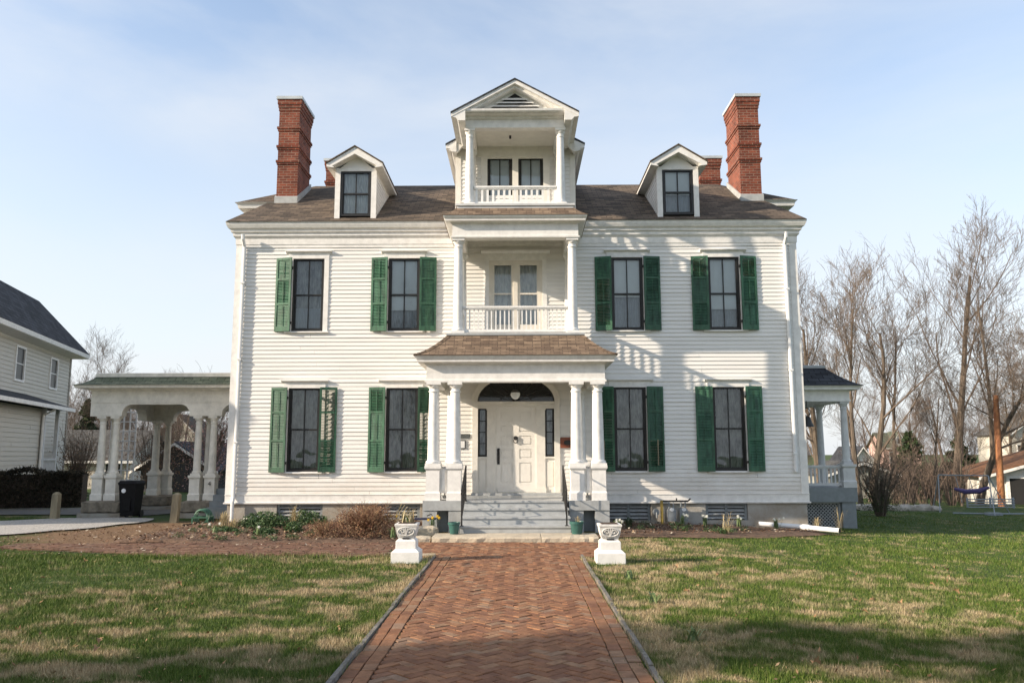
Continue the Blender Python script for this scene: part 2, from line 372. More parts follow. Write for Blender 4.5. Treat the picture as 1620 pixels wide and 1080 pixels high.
M['leaf_green'] = island_mat('spring_leaves', [(0, (.030, .072, .024)), (.5, (.055, .108, .036)), (1, (.10, .145, .055))], .5, 5., (.8, 1.2), 0)
M['leaf_blue'] = island_mat('daffodil_leaves', [(0, (.11, .17, .07)), (1, (.20, .27, .12))], .5, 5., (.8, 1.2), 0)
M['straw'] = island_mat('dry_straw_blades', [(0, (.26, .20, .105)), (.5, (.40, .32, .17)), (1, (.52, .44, .27))], .9, 4., (.8, 1.15), 0)
M['shrub_brown'] = island_mat('dry_brown_shrub', [(0, (.14, .065, .045)), (.4, (.22, .115, .07)), (.75, (.29, .185, .105)), (1, (.36, .26, .15))], .9, 3., (.75, 1.2), 0)
M['hedge'] = island_mat('dark_hedge_leaves', [(0, (.016, .017, .011)), (.6, (.034, .030, .018)), (1, (.065, .048, .03))], .8, 2., (.7, 1.3), 0)
M['conifer'] = island_mat('evergreen_needles', [(0, (.018, .035, .014)), (.6, (.035, .06, .022)), (1, (.06, .085, .03))], .8, 1., (.7, 1.3), 0)
M['blossom'] = island_mat('pink_blossom', [(0, (.30, .15, .13)), (.5, (.42, .23, .21)), (1, (.58, .38, .35))], .8, 2., (.8, 1.2), 0)
M['petal_white'] = plain('white_petals', (.78, .78, .70), .6, .05, 10)
M['petal_yellow'] = plain('yellow_petals', (.78, .52, .04), .6, .05, 10)
M['mulch_chip'] = island_mat('bark_mulch_litter', [(0, (.09, .045, .028)), (.5, (.16, .085, .05)), (.78, (.24, .15, .09)), (.92, (.42, .33, .22)), (1, (.62, .56, .46))], .95, 6., (.7, 1.2), 0)
M['mulch'] = plain('bark_mulch', (.165, .10, .064), .95, .3, 9, bump=.9, bscale=60)
M['rock'] = island_mat('garden_rocks', [(0, (.15, .135, .12)), (.6, (.27, .25, .22)), (1, (.45, .41, .35))], .9, 3., (.7, 1.2), .5)
M['gravel'] = None

def lawn_nodes(t, lk):
    """green / straw / bare-earth colour from world position"""
    g = N(t, 'ShaderNodeNewGeometry')
    mp = N(t, 'ShaderNodeMapping'); mp.inputs['Scale'].default_value = (.9, 1.1, 0); lk(g.outputs['Position'], mp.inputs[0])
    n1 = N(t, 'ShaderNodeTexNoise', i_Scale=2.1, i_Detail=8., i_Roughness=.68, i_Distortion=.5); lk(mp.outputs[0], n1.inputs[0])
    n2 = N(t, 'ShaderNodeTexNoise', i_Scale=.35, i_Detail=2.); lk(mp.outputs[0], n2.inputs[0])
    s = N(t, 'ShaderNodeSeparateXYZ'); lk(g.outputs['Position'], s.inputs[0])
    # drier beside the walk and by the house
    ax = N(t, 'ShaderNodeMath', operation='SUBTRACT'); lk(s.outputs[0], ax.inputs[0]); ax.inputs[1].default_value = .2
    ab = N(t, 'ShaderNodeMath', operation='ABSOLUTE'); lk(ax.outputs[0], ab.inputs[0])
    mr = N(t, 'ShaderNodeMapRange'); mr.inputs[1].default_value = 1.2; mr.inputs[2].default_value = 6.5; mr.inputs[3].default_value = .075; mr.inputs[4].default_value = -.05; lk(ab.outputs[0], mr.inputs[0])
    a1 = N(t, 'ShaderNodeMath', operation='ADD'); lk(n1.outputs[0], a1.inputs[0]); lk(mr.outputs[0], a1.inputs[1])
    sb = N(t, 'ShaderNodeMath', operation='MULTIPLY_ADD'); lk(n2.outputs[0], sb.inputs[0]); sb.inputs[1].default_value = .35; sb.inputs[2].default_value = -.175
    a2 = N(t, 'ShaderNodeMath', operation='ADD'); lk(a1.outputs[0], a2.inputs[0]); lk(sb.outputs[0], a2.inputs[1])
    return g, s, a2
def lawn_mat(name, blades):
    m, t, b = newmat(name); lk = t.links.new
    g, s, dry = lawn_nodes(t, lk)
    n3 = N(t, 'ShaderNodeTexNoise', i_Scale=38. if not blades else 3., i_Detail=5., i_Roughness=.75); lk(g.outputs['Position'], n3.inputs[0])
    if blades:
        gr = ramp(t, [(0, (.040, .078, .011)), (.5, (.078, .130, .018)), (.88, (.125, .175, .032)), (1, (.27, .25, .10))]); lk(g.outputs['Random Per Island'], gr.inputs[0])
        st = ramp(t, [(0, (.24, .18, .095)), (.5, (.40, .315, .185)), (1, (.56, .46, .30))]); lk(g.outputs['Random Per Island'], st.inputs[0])
    else:
        gr = ramp(t, [(.3, (.022, .040, .010)), (.55, (.055, .092, .020)), (.75, (.10, .135, .035))]); lk(n3.outputs[0], gr.inputs[0])
        st = ramp(t, [(.3, (.13, .095, .05)), (.55, (.27, .205, .115)), (.75, (.40, .32, .19))]); lk(n3.outputs[0], st.inputs[0])
    f = ramp(t, [(.51, (0, 0, 0)), (.63, (1, 1, 1))]); lk(dry.outputs[0], f.inputs[0])
    mx = N(t, 'ShaderNodeMix', data_type='RGBA'); lk(f.outputs[0], mx.inputs['Factor']); lk(gr.outputs[0], mx.inputs['A']); lk(st.outputs[0], mx.inputs['B'])
    col = mx.outputs['Result']
    if not blades:
        # bare brown earth in front of the porte-cochere, west of the bed
        v = N(t, 'ShaderNodeVectorMath', operation='SUBTRACT'); lk(g.outputs['Position'], v.inputs[0]); v.inputs[1].default_value = (-6.9, 17.2, 0)
        v2 = N(t, 'ShaderNodeVectorMath', operation='MULTIPLY'); lk(v.outputs[0], v2.inputs[0]); v2.inputs[1].default_value = (.30, .30, 0)
        ln = N(t, 'ShaderNodeVectorMath', operation='LENGTH'); lk(v2.outputs[0], ln.inputs[0])
        nn = N(t, 'ShaderNodeTexNoise', i_Scale=1.1, i_Detail=6., i_Roughness=.7); lk(g.outputs['Position'], nn.inputs[0])
        ad = N(t, 'ShaderNodeMath', operation='MULTIPLY_ADD'); lk(nn.outputs[0], ad.inputs[0]); ad.inputs[1].default_value = .8; lk(ln.outputs['Value'], ad.inputs[2])
        fe = ramp(t, [(1.15/2, (1, 1, 1)), (1.5/2, (0, 0, 0))])
        hf = N(t, 'ShaderNodeMath', operation='MULTIPLY'); lk(ad.outputs[0], hf.inputs[0]); hf.inputs[1].default_value = .5; lk(hf.outputs[0], fe.inputs[0])
        er = ramp(t, [(.3, (.11, .065, .04)), (.5, (.20, .125, .075)), (.7, (.33, .24, .14))]); lk(n3.outputs[0], er.inputs[0])
        m2 = N(t, 'ShaderNodeMix', data_type='RGBA'); lk(fe.outputs[0], m2.inputs['Factor']); lk(col, m2.inputs['A']); lk(er.outputs[0], m2.inputs['B'])
        col = m2.outputs['Result']
        bp = N(t, 'ShaderNodeBump'); bp.inputs['Strength'].default_value = .8; bp.inputs['Distance'].default_value = .04
        lk(n3.outputs[0], bp.inputs['Height']); lk(bp.outputs[0], b.inputs['Normal'])
    lk(col, b.inputs['Base Color'])
    b.inputs['Roughness'].default_value = .85 if not blades else .6; b.inputs['Specular IOR Level'].default_value = .2
    return m
M['lawn'] = lawn_mat('lawn_ground', False); M['blade'] = lawn_mat('lawn_blades', True)
m, t, b = newmat('white_gravel')
g = N(t, 'ShaderNodeNewGeometry'); vv = N(t, 'ShaderNodeTexVoronoi', i_Scale=38.); t.links.new(g.outputs['Position'], vv.inputs[0])
r = ramp(t, [(0, (.24, .235, .22)), (.5, (.40, .385, .36)), (1, (.56, .54, .50))]); t.links.new(vv.outputs['Color'], r.inputs[0]); t.links.new(r.outputs[0], b.inputs['Base Color'])
bp = N(t, 'ShaderNodeBump'); bp.inputs['Strength'].default_value = .8; bp.inputs['Distance'].default_value = .02; t.links.new(vv.outputs['Distance'], bp.inputs['Height']); t.links.new(bp.outputs[0], b.inputs['Normal'])
b.inputs['Roughness'].default_value = .9; M['gravel'] = m

# ------------------------------------------------------------------ ground
def axis(a, b, fine0, fine1, fs, grow=1.35):
    xs = list(np.arange(fine0, fine1 + 1e-6, fs)); d = fs; x = fine1
    while x < b: d *= grow; x += d; xs.append(x)
    d = fs; x = fine0
    while x > a: d *= grow; x -= d; xs.insert(0, x)
    return xs
def bump_z(x, y):
    return gz(x, y) + .02*mnoise.noise(Vector((x*.6, y*.6, 0))) + .008*mnoise.noise(Vector((x*2.3, y*2.3, 3)))
xs = axis(-900, 900, -16, 20, .5); ys = axis(-300, 1500, 2, 30, .5)
mb = MB()
for y in ys:
    for x in xs: mb.v.append((x, y, bump_z(x, y) - .012))
nx = len(xs)
for j in range(len(ys)-1):
    for i in range(nx-1):
        mb.f.append((j*nx+i, j*nx+i+1, (j+1)*nx+i+1, (j+1)*nx+i)); mb.m.append(0)
tag(mb.build('ground', M['lawn'], smooth=True, uv=False), kind='structure')

def sheet(name, outline, mat, dz, step=.35, jag=.12, mound=0., seed=1):
    """irregular ground sheet laid dz above the ground, outline in xy"""
    from mathutils.geometry import tessellate_polygon
    pts = []
    n = len(outline)
    for i in range(n):
        a = Vector(outline[i]); b_ = Vector(outline[(i+1) % n]); k = max(1, int((b_-a).length/step))
        for q in range(k):
            p = a.lerp(b_, q/k); d = (b_-a).normalized(); nn = Vector((d.y, -d.x))
            p = p + nn*jag*mnoise.noise(Vector((p.x*1.7, p.y*1.7, seed))); pts.append((p.x, p.y))
    import bmesh
    bm = bmesh.new(); vs = [bm.verts.new((x, y, 0)) for x, y in pts]; bm.faces.new(vs)
    x0 = min(p[0] for p in pts); x1 = max(p[0] for p in pts); y0 = min(p[1] for p in pts); y1 = max(p[1] for p in pts)
    x = x0 + step
    while x < x1:
        bmesh.ops.bisect_plane(bm, geom=bm.verts[:]+bm.edges[:]+bm.faces[:], plane_co=(x, 0, 0), plane_no=(1, 0, 0)); x += step*1.5
    y = y0 + step
    while y < y1:
        bmesh.ops.bisect_plane(bm, geom=bm.verts[:]+bm.edges[:]+bm.faces[:], plane_co=(0, y, 0), plane_no=(0, 1, 0)); y += step*1.5
    edge = {v for e in bm.edges if e.is_boundary for v in e.verts}
    for v in bm.verts:
        h = dz if v in edge else dz + mound*(.6 + .8*mnoise.noise(Vector((v.co.x*1.4, v.co.y*1.4, seed))))
        v.co.z = bump_z(v.co.x, v.co.y) + h
    bmesh.ops.recalc_face_normals(bm, faces=bm.faces)
    me = bpy.data.meshes.new(name); bm.to_mesh(me); bm.free(); me.materials.append(mat)
    if me.polygons and me.polygons[0].normal.z < 0: me.flip_normals()
    me.polygons.foreach_set('use_smooth', [True]*len(me.polygons))
    o = bpy.data.objects.new(name, me); COL.objects.link(o); return o

HX = -.06
tag(sheet('gravel_drive', [(-14.5,16.6),(-10.6,16.4),(-9.6,17.6),(-9.0,19.2),(-9.2,20.6),(-9.9,21.0),(-11.5,20.9),(-12.8,19.6),(-16,19.0),(-18,17.5)], M['gravel'], .02, .3, .25, .015, 3), kind='structure')
tag(sheet('driveway', [(-30,21.6),(-14.6,22.2),(-9.9,21.8),(-8.0,24.0),(-7.4,30),(-7.4,60),(-11.2,60),(-11.4,30),(-12.2,26.0),(-15.5,24.6),(-30,24.2)], M['road'], .012, .6, .1, 0, 4), kind='structure')
tag(sheet('mulch_bed', [(-7.5,15.1),(-2.15,14.95),(-2.1,19.45),(-7.2,19.45),(-7.6,17.6)], M['mulch'], .008, .3, .2, .07, 5), kind='structure')
mb2 = sheet('mulch_bed', [(1.55,15.95),(3.4,16.3),(5.2,17.1),(6.3,17.9),(7.1,18.7),(7.0,19.45),(1.8,19.45)], M['mulch'], .006, .3, .22, .06, 6); tag(mb2, kind='structure')

# ------------------------------------------------------------------ brick walk
def clip(poly, rect):
    x0, x1, y0, y1 = rect
    for ax, lim, sgn in ((0, x0, 1), (0, x1, -1), (1, y0, 1), (1, y1, -1)):
        o = []; n = len(poly)
        for i in range(n):
            p, q = poly[i], poly[(i+1) % n]; dp = (p[ax]-lim)*sgn; dq = (q[ax]-lim)*sgn
            if dp >= 0: o.append(p)
            if dp*dq < 0:
                tt = dp/(dp-dq); o.append((p[0]+(q[0]-p[0])*tt, p[1]+(q[1]-p[1])*tt))
        poly = o
        if len(poly) < 3: return None
    a = abs(sum(poly[i][0]*poly[(i+1) % len(poly)][1]-poly[(i+1) % len(poly)][0]*poly[i][1] for i in range(len(poly))))/2
    return poly if a > .0015 else None
def add_brick(mb, poly, base, h, rnd):
    cx = sum(p[0] for p in poly)/len(poly); cy = sum(p[1] for p in poly)/len(poly)
    tx, ty = rnd.uniform(-.02, .02), rnd.uniform(-.02, .02); dz = rnd.gauss(0, .0022)
    ar = sum(poly[i][0]*poly[(i+1) % len(poly)][1]-poly[(i+1) % len(poly)][0]*poly[i][1] for i in range(len(poly)))
    if ar < 0: poly = poly[::-1]
    n = len(poly); vs = []
    for s_, z in ((1, 0.), (1, h-.005), (.955, h)):
        for x, y in poly:
            X = cx+(x-cx)*s_; Y = cy+(y-cy)*s_
            vs.append((X, Y, base(X, Y)+(z if z == 0 else z+dz+tx*(X-cx)+ty*(Y-cy))))
    fs = []
    for l in range(2):
        for i in range(n): fs.append((l*n+i, l*n+(i+1) % n, (l+1)*n+(i+1) % n, (l+1)*n+i))
    fs.append(tuple(range(2*n, 3*n))); mb.mesh(vs, fs)
def walk_base(x, y):
    return -.022 + .020*mnoise.noise(Vector((x*.8, y*.8, 9)))
rnd = random.Random(3)
PX0, PX1 = -1.30, .955
Wb = .092; g_ = .006
mb = MB()
c45 = math.cos(R(45)); rects = [(PX0+.23, PX1-.23, 4.6, 13.0), (-1.98, 1.42, 13.0, 15.06)]
for rc in rects:
    for j in range(-130, 210):
        for i in range(-130, 210):
            k = (i - j) % 4
            if k == 0: fp = (i, j, i+2, j+1)
            elif k == 3: fp = (i, j, i+1, j+2)
            else: continue
            a, b_, c, d = [q*Wb for q in fp]
            pl = [(a+g_/2, b_+g_/2), (c-g_/2, b_+g_/2), (c-g_/2, d-g_/2), (a+g_/2, d-g_/2)]
            jx, jy = rnd.gauss(0, .002), rnd.gauss(0, .002)
            pl = [((x-y)*c45+jx, (x+y)*c45+4.6+jy) for x, y in pl]
            if max(p[1] for p in pl) < 4.5 or min(p[1] for p in pl) > 15.2 or max(p[0] for p in pl) < -2.2 or min(p[0] for p in pl) > 1.6: continue
            pl = clip(pl, rc)
            if pl: add_brick(mb, pl, walk_base, .03, rnd)
for col in (PX0+.005, PX0+.118, PX1-.222, PX1-.110):       # two lengthwise border courses each side
    y = 4.6 + rnd.random()*.1
    while y < 12.95:
        l = .205; add_brick(mb, [(col+rnd.gauss(0, .003), y), (col+.105, y), (col+.105+rnd.gauss(0, .003), y+l-.008), (col, y+l-.008)], walk_base, .034, rnd); y += l
walk = mb.build('brick_walk', M['paver'], uv=False); tag(walk, kind='structure')
mb = MB(); mb.face([(PX0, 4.5, -.006), (PX1, 4.5, -.006), (PX1, 13.0, -.006), (PX0, 13.0, -.006)]); mb.face([(-2.0, 13.0, -.006), (1.45, 13.0, -.006), (1.45, 15.1, -.006), (-2.0, 15.1, -.006)])
tag(mb.build('walk_bed', M['joint'], uv=False), kind='structure')
# the old side walk running west along the bed
mb = MB(); r2 = random.Random(9); row = 0; y = 13.12
while y < 14.95:
    x = -2.05 - r2.random()*.1
    while x > -9.0:
        f_ = min(1, max(0, (x+9.0)/3.5)); lim = 13.12 + (1-f_)*1.1 + .15*mnoise.noise(Vector((x, 2, 0)))
        if y > lim and r2.random() < .985:
            add_brick(mb, [(x-.2, y), (x, y), (x, y+.097), (x-.2, y+.097)], lambda X, Y: bump_z(X, Y)-.012, .026, r2)
        x -= .207
    y += .104
tag(mb.build('side_walk', M['paver_old'], uv=False), kind='structure')
tag(sheet('side_walk_bed', [(-2.02,13.1),(-5.5,13.1),(-8.8,14.1),(-8.8,15.0),(-2.02,15.0)], M['joint'], -.004, .4, .06, 0, 12), kind='structure')
for sx, x in ((-1, PX0-.052), (1, PX1+.008)):
    mb = MB(); y = 4.6; r3 = random.Random(5+sx)
    while y < (13.0 if sx < 0 else 12.4):
        l = r3.uniform(1.0, 1.9); e = min(y+l, 13.0)
        mb.frustum(x+.022+r3.gauss(0, .004), (y+e)/2, -.05, .036+r3.gauss(0, .006), .024, (e-y)/2-.004, .018, (e-y)/2-.008); y = e
    o = mb.build('walk_edging', M['edging'], loc=(x, 4.6, 0)); tag(o, ('grey weathered edging strip along the left side of the brick walk' if sx < 0 else 'grey weathered edging strip along the right side of the brick walk'), 'edging')
mb = MB(); mb.frustum(-1.67, 13.06, -.02, .045, .36, .05, .34, .04)
tag(mb.build('edging_stone', M['stone'], loc=(-1.67, 13.06, -.02)), 'short pale edging stone beside the left urn at the end of the grass', 'edging stone')

# ================================================================== MAIN HOUSE
W = 19.5
house = thing('house', (HX, W, 0), 'large white clapboard house with green shutters and stacked front porches behind the brick walk', 'house')
HB = lambda mb, name, mat, parent=None, **k: mb.build(name, mat, parent or house, **k)
X0, X1 = HX-6.93, HX+6.93
ZB, ZS = .44, 6.93       # siding bottom / soffit
def siding(mb, u0, u1, z0, z1, fn, openings=(), exp=.1, lip=.018, r=random.Random(1)):
    """lapped boards; fn(u, out, z) -> xyz; openings (u0,u1,z0,z1)"""
    nrow = max(1, round((z1-z0)/exp)); e = (z1-z0)/nrow
    for i in range(nrow):
        a, b_ = z0+i*e, z0+(i+1)*e; lp = lip*(1+r.gauss(0, .10))
        cuts = sorted({a, b_} | {q for o in openings for q in (o[2], o[3]) if a < q < b_})
        for za, zb in zip(cuts, cuts[1:]):
            iv = [(u0, u1)]
            for o in openings:
                if o[2] < (za+zb)/2 < o[3]:
                    nv = []
                    for p, q in iv:
                        if o[0] > p: nv.append((p, min(q, o[0])))
                        if o[1] < q: nv.append((max(p, o[1]), q))
                    iv = [(p, q) for p, q in nv if q-p > 1e-4]
            oa = .004+(lp)*(b_-za)/e; ob = .004+(lp)*(b_-zb)/e
            jv = []
            for p, q in iv:                               # butt joints: each length of board hangs a little differently
                while q-p > 4.2:
                    m_ = p + r.uniform(1.3, 3.9); jv.append((p, m_-.0015)); p = m_+.0015
                jv.append((p, q))
            for p, q in jv:
                dj = r.gauss(0, .0016); oa = .004+dj+(lp)*(b_-za)/e; ob = .004+dj*.3+(lp)*(b_-zb)/e
                mb.face([fn(p, oa, za), fn(q, oa, za), fn(q, ob, zb), fn(p, ob, zb)])
                if za == a: mb.face([fn(p, -.01, za), fn(q, -.01, za), fn(q, oa, za), fn(p, oa, za)])
front = lambda Y: (lambda u, o, z: (u, Y-o, z))
leftw = lambda X: (lambda u, o, z: (X-o, u, z))
rightw = lambda X: (lambda u, o, z: (X+o, -u, z))

UC = [HX-5.135, HX-2.76, HX+2.755, HX+5.135]          # window axes
OW = .39                                              # half opening
UZ, LZ = (4.60, 6.42), (1.195, 3.20)
ops = [(c-OW, c+OW, z0, z1) for c in UC for z0, z1 in (UZ, LZ)]
ops += [(HX-.92, HX+.92, .60, 2.76), (HX-.66, HX+.66, 4.3, 6.36)]
wb = MB(); siding(wb, X0+.14, X1-.14, ZB+.21, ZS, front(W), ops)
# west and east sides of the front block
siding(wb, -21.4, -W-.14, ZB+.21, ZS, lambda u, o, z: (X0-o, -u, z))
siding(wb, W+.14, 21.4, ZB+.21, ZS, lambda u, o, z: (X1+o, u, z))
# rear block walls
siding(wb, -29, -21.4, ZB, 8.25, lambda u, o, z: (HX-7.0-o, -u, z)); siding(wb, 21.4, 29, ZB, 8.25, lambda u, o, z: (HX+7.0+o, u, z))
siding(wb, HX-7.0, HX+7.0, 6.5, 8.25, front(21.4))
siding(wb, -HX-7.0, -HX+7.0, ZB, 8.25, lambda u, o, z: (-u, 29+o, z))
HB(wb, 'wall', M['siding'])
mb = MB()                                             # corner boards, water table, frieze
for x in (X0, X1):
    s = -1 if x == X0 else 1
    mb.box(x+s*.03, x-s*.15, W-.032, W+.02, ZB+.2, ZS); mb.box(x+s*.032, x+s*.0, W+.02, W+.15, ZB+.2, ZS)
mb.sweep([(X0, 21.4), (X0, W), (X1, W), (X1, 21.4)], [(-.01, ZB-.0), (.055, ZB), (.06, ZB+.03), (.03, ZB+.04), (.032, ZB+.2), (.05, ZB+.21), (0, ZB+.225)])
mb.sweep([(X0, 21.4), (X0, W), (X1, W), (X1, 21.4)], [(.03, 6.70), (.035, ZS)])
HB(mb, 'corner_board', M['trim'])
# foundation with louvred basement openings
fo = [(HX-5.72, HX-4.62, .04, .43), (HX-3.36, HX-2.3, .04, .43), (HX+2.15, HX+3.2, .04, .43), (HX+4.5, HX+5.5, .04, .43)]
mb = MB()
xs_ = [X0+.02] + [q for o in fo for q in o[:2]] + [X1-.02]
for i in range(0, len(xs_), 2): mb.box(xs_[i], xs_[i+1], W+.01, W+.3, -.9, ZB+.005)
for o in fo: mb.box(o[0], o[1], W+.01, W+.3, -.9, o[2])
for x, s in ((X0+.02, 1), (X1-.02, -1)): mb.box(x, x+s*.3, W+.3, 29, -.9, ZB+.003)
HB(mb, 'foundation', M['concrete'])
for o in fo:
    mb = MB(); c = (o[0]+o[1])/2
    for x in (o[0]+.035, c, o[1]-.035): mb.box(x-.03, x+.03, W+.06, W+.12, o[2], o[3])
    mb.box(o[0], o[1], W+.055, W+.11, o[3]-.04, o[3]+.003); z = o[2]+.03
    f = HB(mb, 'basement_window', M['grey_paint_dark'])
    mb = MB()
    while z < o[3]-.06:
        mb.mesh([(o[0]+.06, W+.06, z), (o[1]-.06, W+.06, z), (o[1]-.06, W+.13, z+.05), (o[0]+.06, W+.13, z+.05),
                 (o[0]+.06, W+.06, z+.012), (o[1]-.06, W+.06, z+.012), (o[1]-.06, W+.13, z+.062), (o[0]+.06, W+.13, z+.062)], [(0,1,2,3),(7,6,5,4),(0,4,5,1),(1,5,6,2),(2,6,7,3),(3,7,4,0)]); z += .085
    mb.build('louvre', M['grey_paint'], f)
    mb = MB(); mb.box(o[0], o[1], W+.28, W+.29, o[2], o[3]); mb.build('opening', M['dark_room'], f)

# ------------------------------------------------------------------ windows
def curtain_mesh(x0, x1, y, z0, z1, waves=9, amp=.02, seed=0):
    mb = MB(); n = 60; r = random.Random(seed); ph = r.random()*6
    for i in range(n):
        pass
    xs_ = [x0+(x1-x0)*i/n for i in range(n+1)]
    ys_ = [y + amp*math.sin(i/n*waves*2*math.pi+ph+1.3*math.sin(i*.13+ph)) for i in range(n+1)]
    nz = 4; vs = []; fs = []
    for k in range(nz+1):
        for i in range(n+1): vs.append((xs_[i], ys_[i]*(1) + .004*math.sin(k*2+i*.2), z0+(z1-z0)*k/nz))
    for k in range(nz):
        for i in range(n): fs.append((k*(n+1)+i, k*(n+1)+i+1, (k+1)*(n+1)+i+1, (k+1)*(n+1)+i))
    mb.mesh(vs, fs); return mb
def sash_window(c, hw, z0, z1, Y, kind, parent, casing=True, wsash=None, header=True, seed=0, rail=None, twin=False, label=None):
    """black outer frame; two sashes with one vertical bar each; glass, curtain, trim"""
    mb = MB(); fw = .05
    mb.box(c-hw, c-hw+fw, Y+.005, Y+.10, z0, z1); mb.box(c+hw-fw, c+hw, Y+.005, Y+.10, z0, z1)
    mb.box(c-hw+fw, c+hw-fw, Y+.006, Y+.10, z1-.045, z1); mb.box(c-hw+fw, c+hw-fw, Y+.006, Y+.10, z0, z0+.05)
    zm = rail or (z0+z1)/2; a, b_ = c-hw+fw, c+hw-fw
    mb.box(a, b_, Y+.035, Y+.085, zm-.02, zm+.02)
    for p, q, yy in ((z0+.05, zm-.02, .055), (zm+.02, z1-.045, .035)):
        mb.box(a, a+.028, Y+yy, Y+yy+.03, p, q); mb.box(b_-.028, b_, Y+yy, Y+yy+.03, p, q)
        mb.box(c-.014, c+.014, Y+yy+.002, Y+yy+.028, p, q)
    mb.box(a+.028, b_-.028, Y+.056, Y+.084, z0+.05, z0+.085)
    win = mb.build('window', wsash or M['black'], parent)
    if label: win['label'] = label
    mb = MB()
    for p, q, yy in ((z0+.085, zm-.02, .07), (zm+.02, z1-.045, .05)):
        for u, v in ((a+.028, c-.014), (c+.014, b_-.028)):
            ty = random.Random(seed*7+int(p*100)+int(u*50)).uniform(-.0025, .0025); tz = random.Random(seed*3+int(p*90)+int(u*40)).uniform(-.0025, .0025)
            mb.face([(u, Y+yy+ty, p), (v, Y+yy-ty, p), (v, Y+yy-ty+tz, q), (u, Y+yy+ty+tz, q)])
    mb.build('pane', M['glass'], win)
    if kind == 'lace':
        cm = curtain_mesh(a, b_, Y+.17, z0, z1, 8, .022, seed); cm.build('curtain', M['lace'], win, smooth=True)
    elif kind == 'blind':
        zb = z0+(z1-z0)*(.30 if seed != 3 else .47); mb = MB(); mb.box(a, b_, Y+.115, Y+.118, zb, z1); mb.box(a, b_, Y+.112, Y+.122, zb-.015, zb)
        mb.build('blind', M['blind'], win)
        curtain_mesh(a, b_, Y+.2, z0, z1, 7, .02, seed).build('curtain', M['sheer'], win, smooth=True)
    elif kind == 'sheer':
        zb = z0+(z1-z0)*.56; curtain_mesh(a, b_, Y+.17, z0, z0+(z1-z0)*.33, 8, .018, seed).build('curtain', M['sheer'], win, smooth=True)
        curtain_mesh(a, b_, Y+.24, z0, z1, 6, .02, seed+5).build('drape', M['lace'], win, smooth=True)
    elif kind == 'white':
        curtain_mesh(a, b_, Y+.16, z0, z1, 10, .02, seed).build('curtain', M['lace_light'], win, smooth=True)
    mb = MB(); mb.box(c-hw-.1, c+hw+.1, Y+.5, Y+.51, z0-.1, z1+.1); mb.build('room', M['dark_room'], win)  # near-black sheet in place of the unlit interior
    if casing:
        mb = MB()
        for s in (-1, 1): mb.box(c+s*hw, c+s*(hw+.115), Y-.036, Y+.03, z0-.01, z1)
        mb.box(c-hw-.115, c+hw+.115, Y-.038, Y+.03, z1, z1+.13)
        if header:
            mb.prism([(Y-.04, z1+.13), (Y-.05, z1+.15), (Y-.10, z1+.165), (Y-.105, z1+.19), (Y+.02, z1+.2), (Y+.02, z1+.13)], c-hw-.18, c+hw+.18, 'x')
        mb.box(c-hw-.15, c+hw+.15, Y-.075, Y+.03, z0-.045, z0-.012)
        mb.build('casing', M['trim'], win)
    return win
kinds = ['sheer', 'blind', 'blind', 'blind', 'lace', 'lace', 'lace', 'lace']
for i, c in enumerate(UC):
    sash_window(c, OW, *UZ, W, kinds[i], house, seed=i+(1 if i else 0))
    sash_window(c, OW, *LZ, W, 'lace', house, seed=i+10)

def shutter(cx_in, side, z0, z1, seed, tilt=11, name_label=None, openl=.3):
    """hinged at its inner edge (x=cx_in), side -1 left / +1 right of the window"""
    r = random.Random(seed); wd = .41; t = .032; mb = MB(); st = .05
    h = z1-z0
    mb.box(0, st, 0, t, 0, h); mb.box(wd-st, wd, 0, t, 0, h)
    cuts = [0, .12, .355*h, .355*h+.05, .69*h, .69*h+.05, h-.065, h]
    for a, b_ in ((0, .12), (cuts[2], cuts[3]), (cuts[4], cuts[5]), (h-.065, h)): mb.box(st, wd-st, .001, t-.001, a, b_)
    for a, b_ in ((.12, cuts[2]), (cuts[3], cuts[4]), (cuts[5], h-.065)):
        n = max(3, int((b_-a)/.036)); p = (b_-a)/n; mood = r.choice([.2, .28, .5, .9]) * openl/.3
        for k in range(n):
            z = a+p*(k+.5); an = max(.10, min(1.35, mood + r.gauss(0, .07))); hh = .023; dy = hh*math.sin(an); dz = hh*math.cos(an)
            yc = t/2
            # slat slopes outwards and down
            mb.mesh([(st, yc-dy, z-dz), (wd-st, yc-dy, z-dz), (wd-st, yc+dy, z+dz), (st, yc+dy, z+dz),
                     (st, yc-dy+.004, z-dz-.003), (wd-st, yc-dy+.004, z-dz-.003), (wd-st, yc+dy+.004, z+dz-.003), (st, yc+dy+.004, z+dz-.003)],
                    [(0,1,2,3),(7,6,5,4),(0,4,5,1),(2,6,7,3),(1,5,6,2),(3,7,4,0)])
        mb.box(wd/2-.006, wd/2+.006, -.012, -.002, a+.02, b_-.02)
    a = R(tilt + r.uniform(-2.5, 2.5)); ca, sa = math.cos(a), math.sin(a)
    vs = []
    for x, y, z in mb.v:
        X = cx_in + side*(x*ca + (y)*sa*-1*0 + 0); Yv = W-.135 + x*sa + y*ca
        X = cx_in + side*(x*ca - y*sa)
        vs.append((X, Yv, z0+z))
    mb.v = vs
    if side < 0: mb.f = [tuple(reversed(f)) for f in mb.f]
    o = HB(mb, 'shutter', M['green'])
    if name_label: o['label'] = name_label
    # hinge straps
    hb = MB()
    for z in (z0+.22, z1-.25):
        hb = MB(); hb.box(cx_in-.02, cx_in+.02, W-.125, W-.036, z-.03, z+.03); hb.build('hinge', M['black'], o)
k = 0
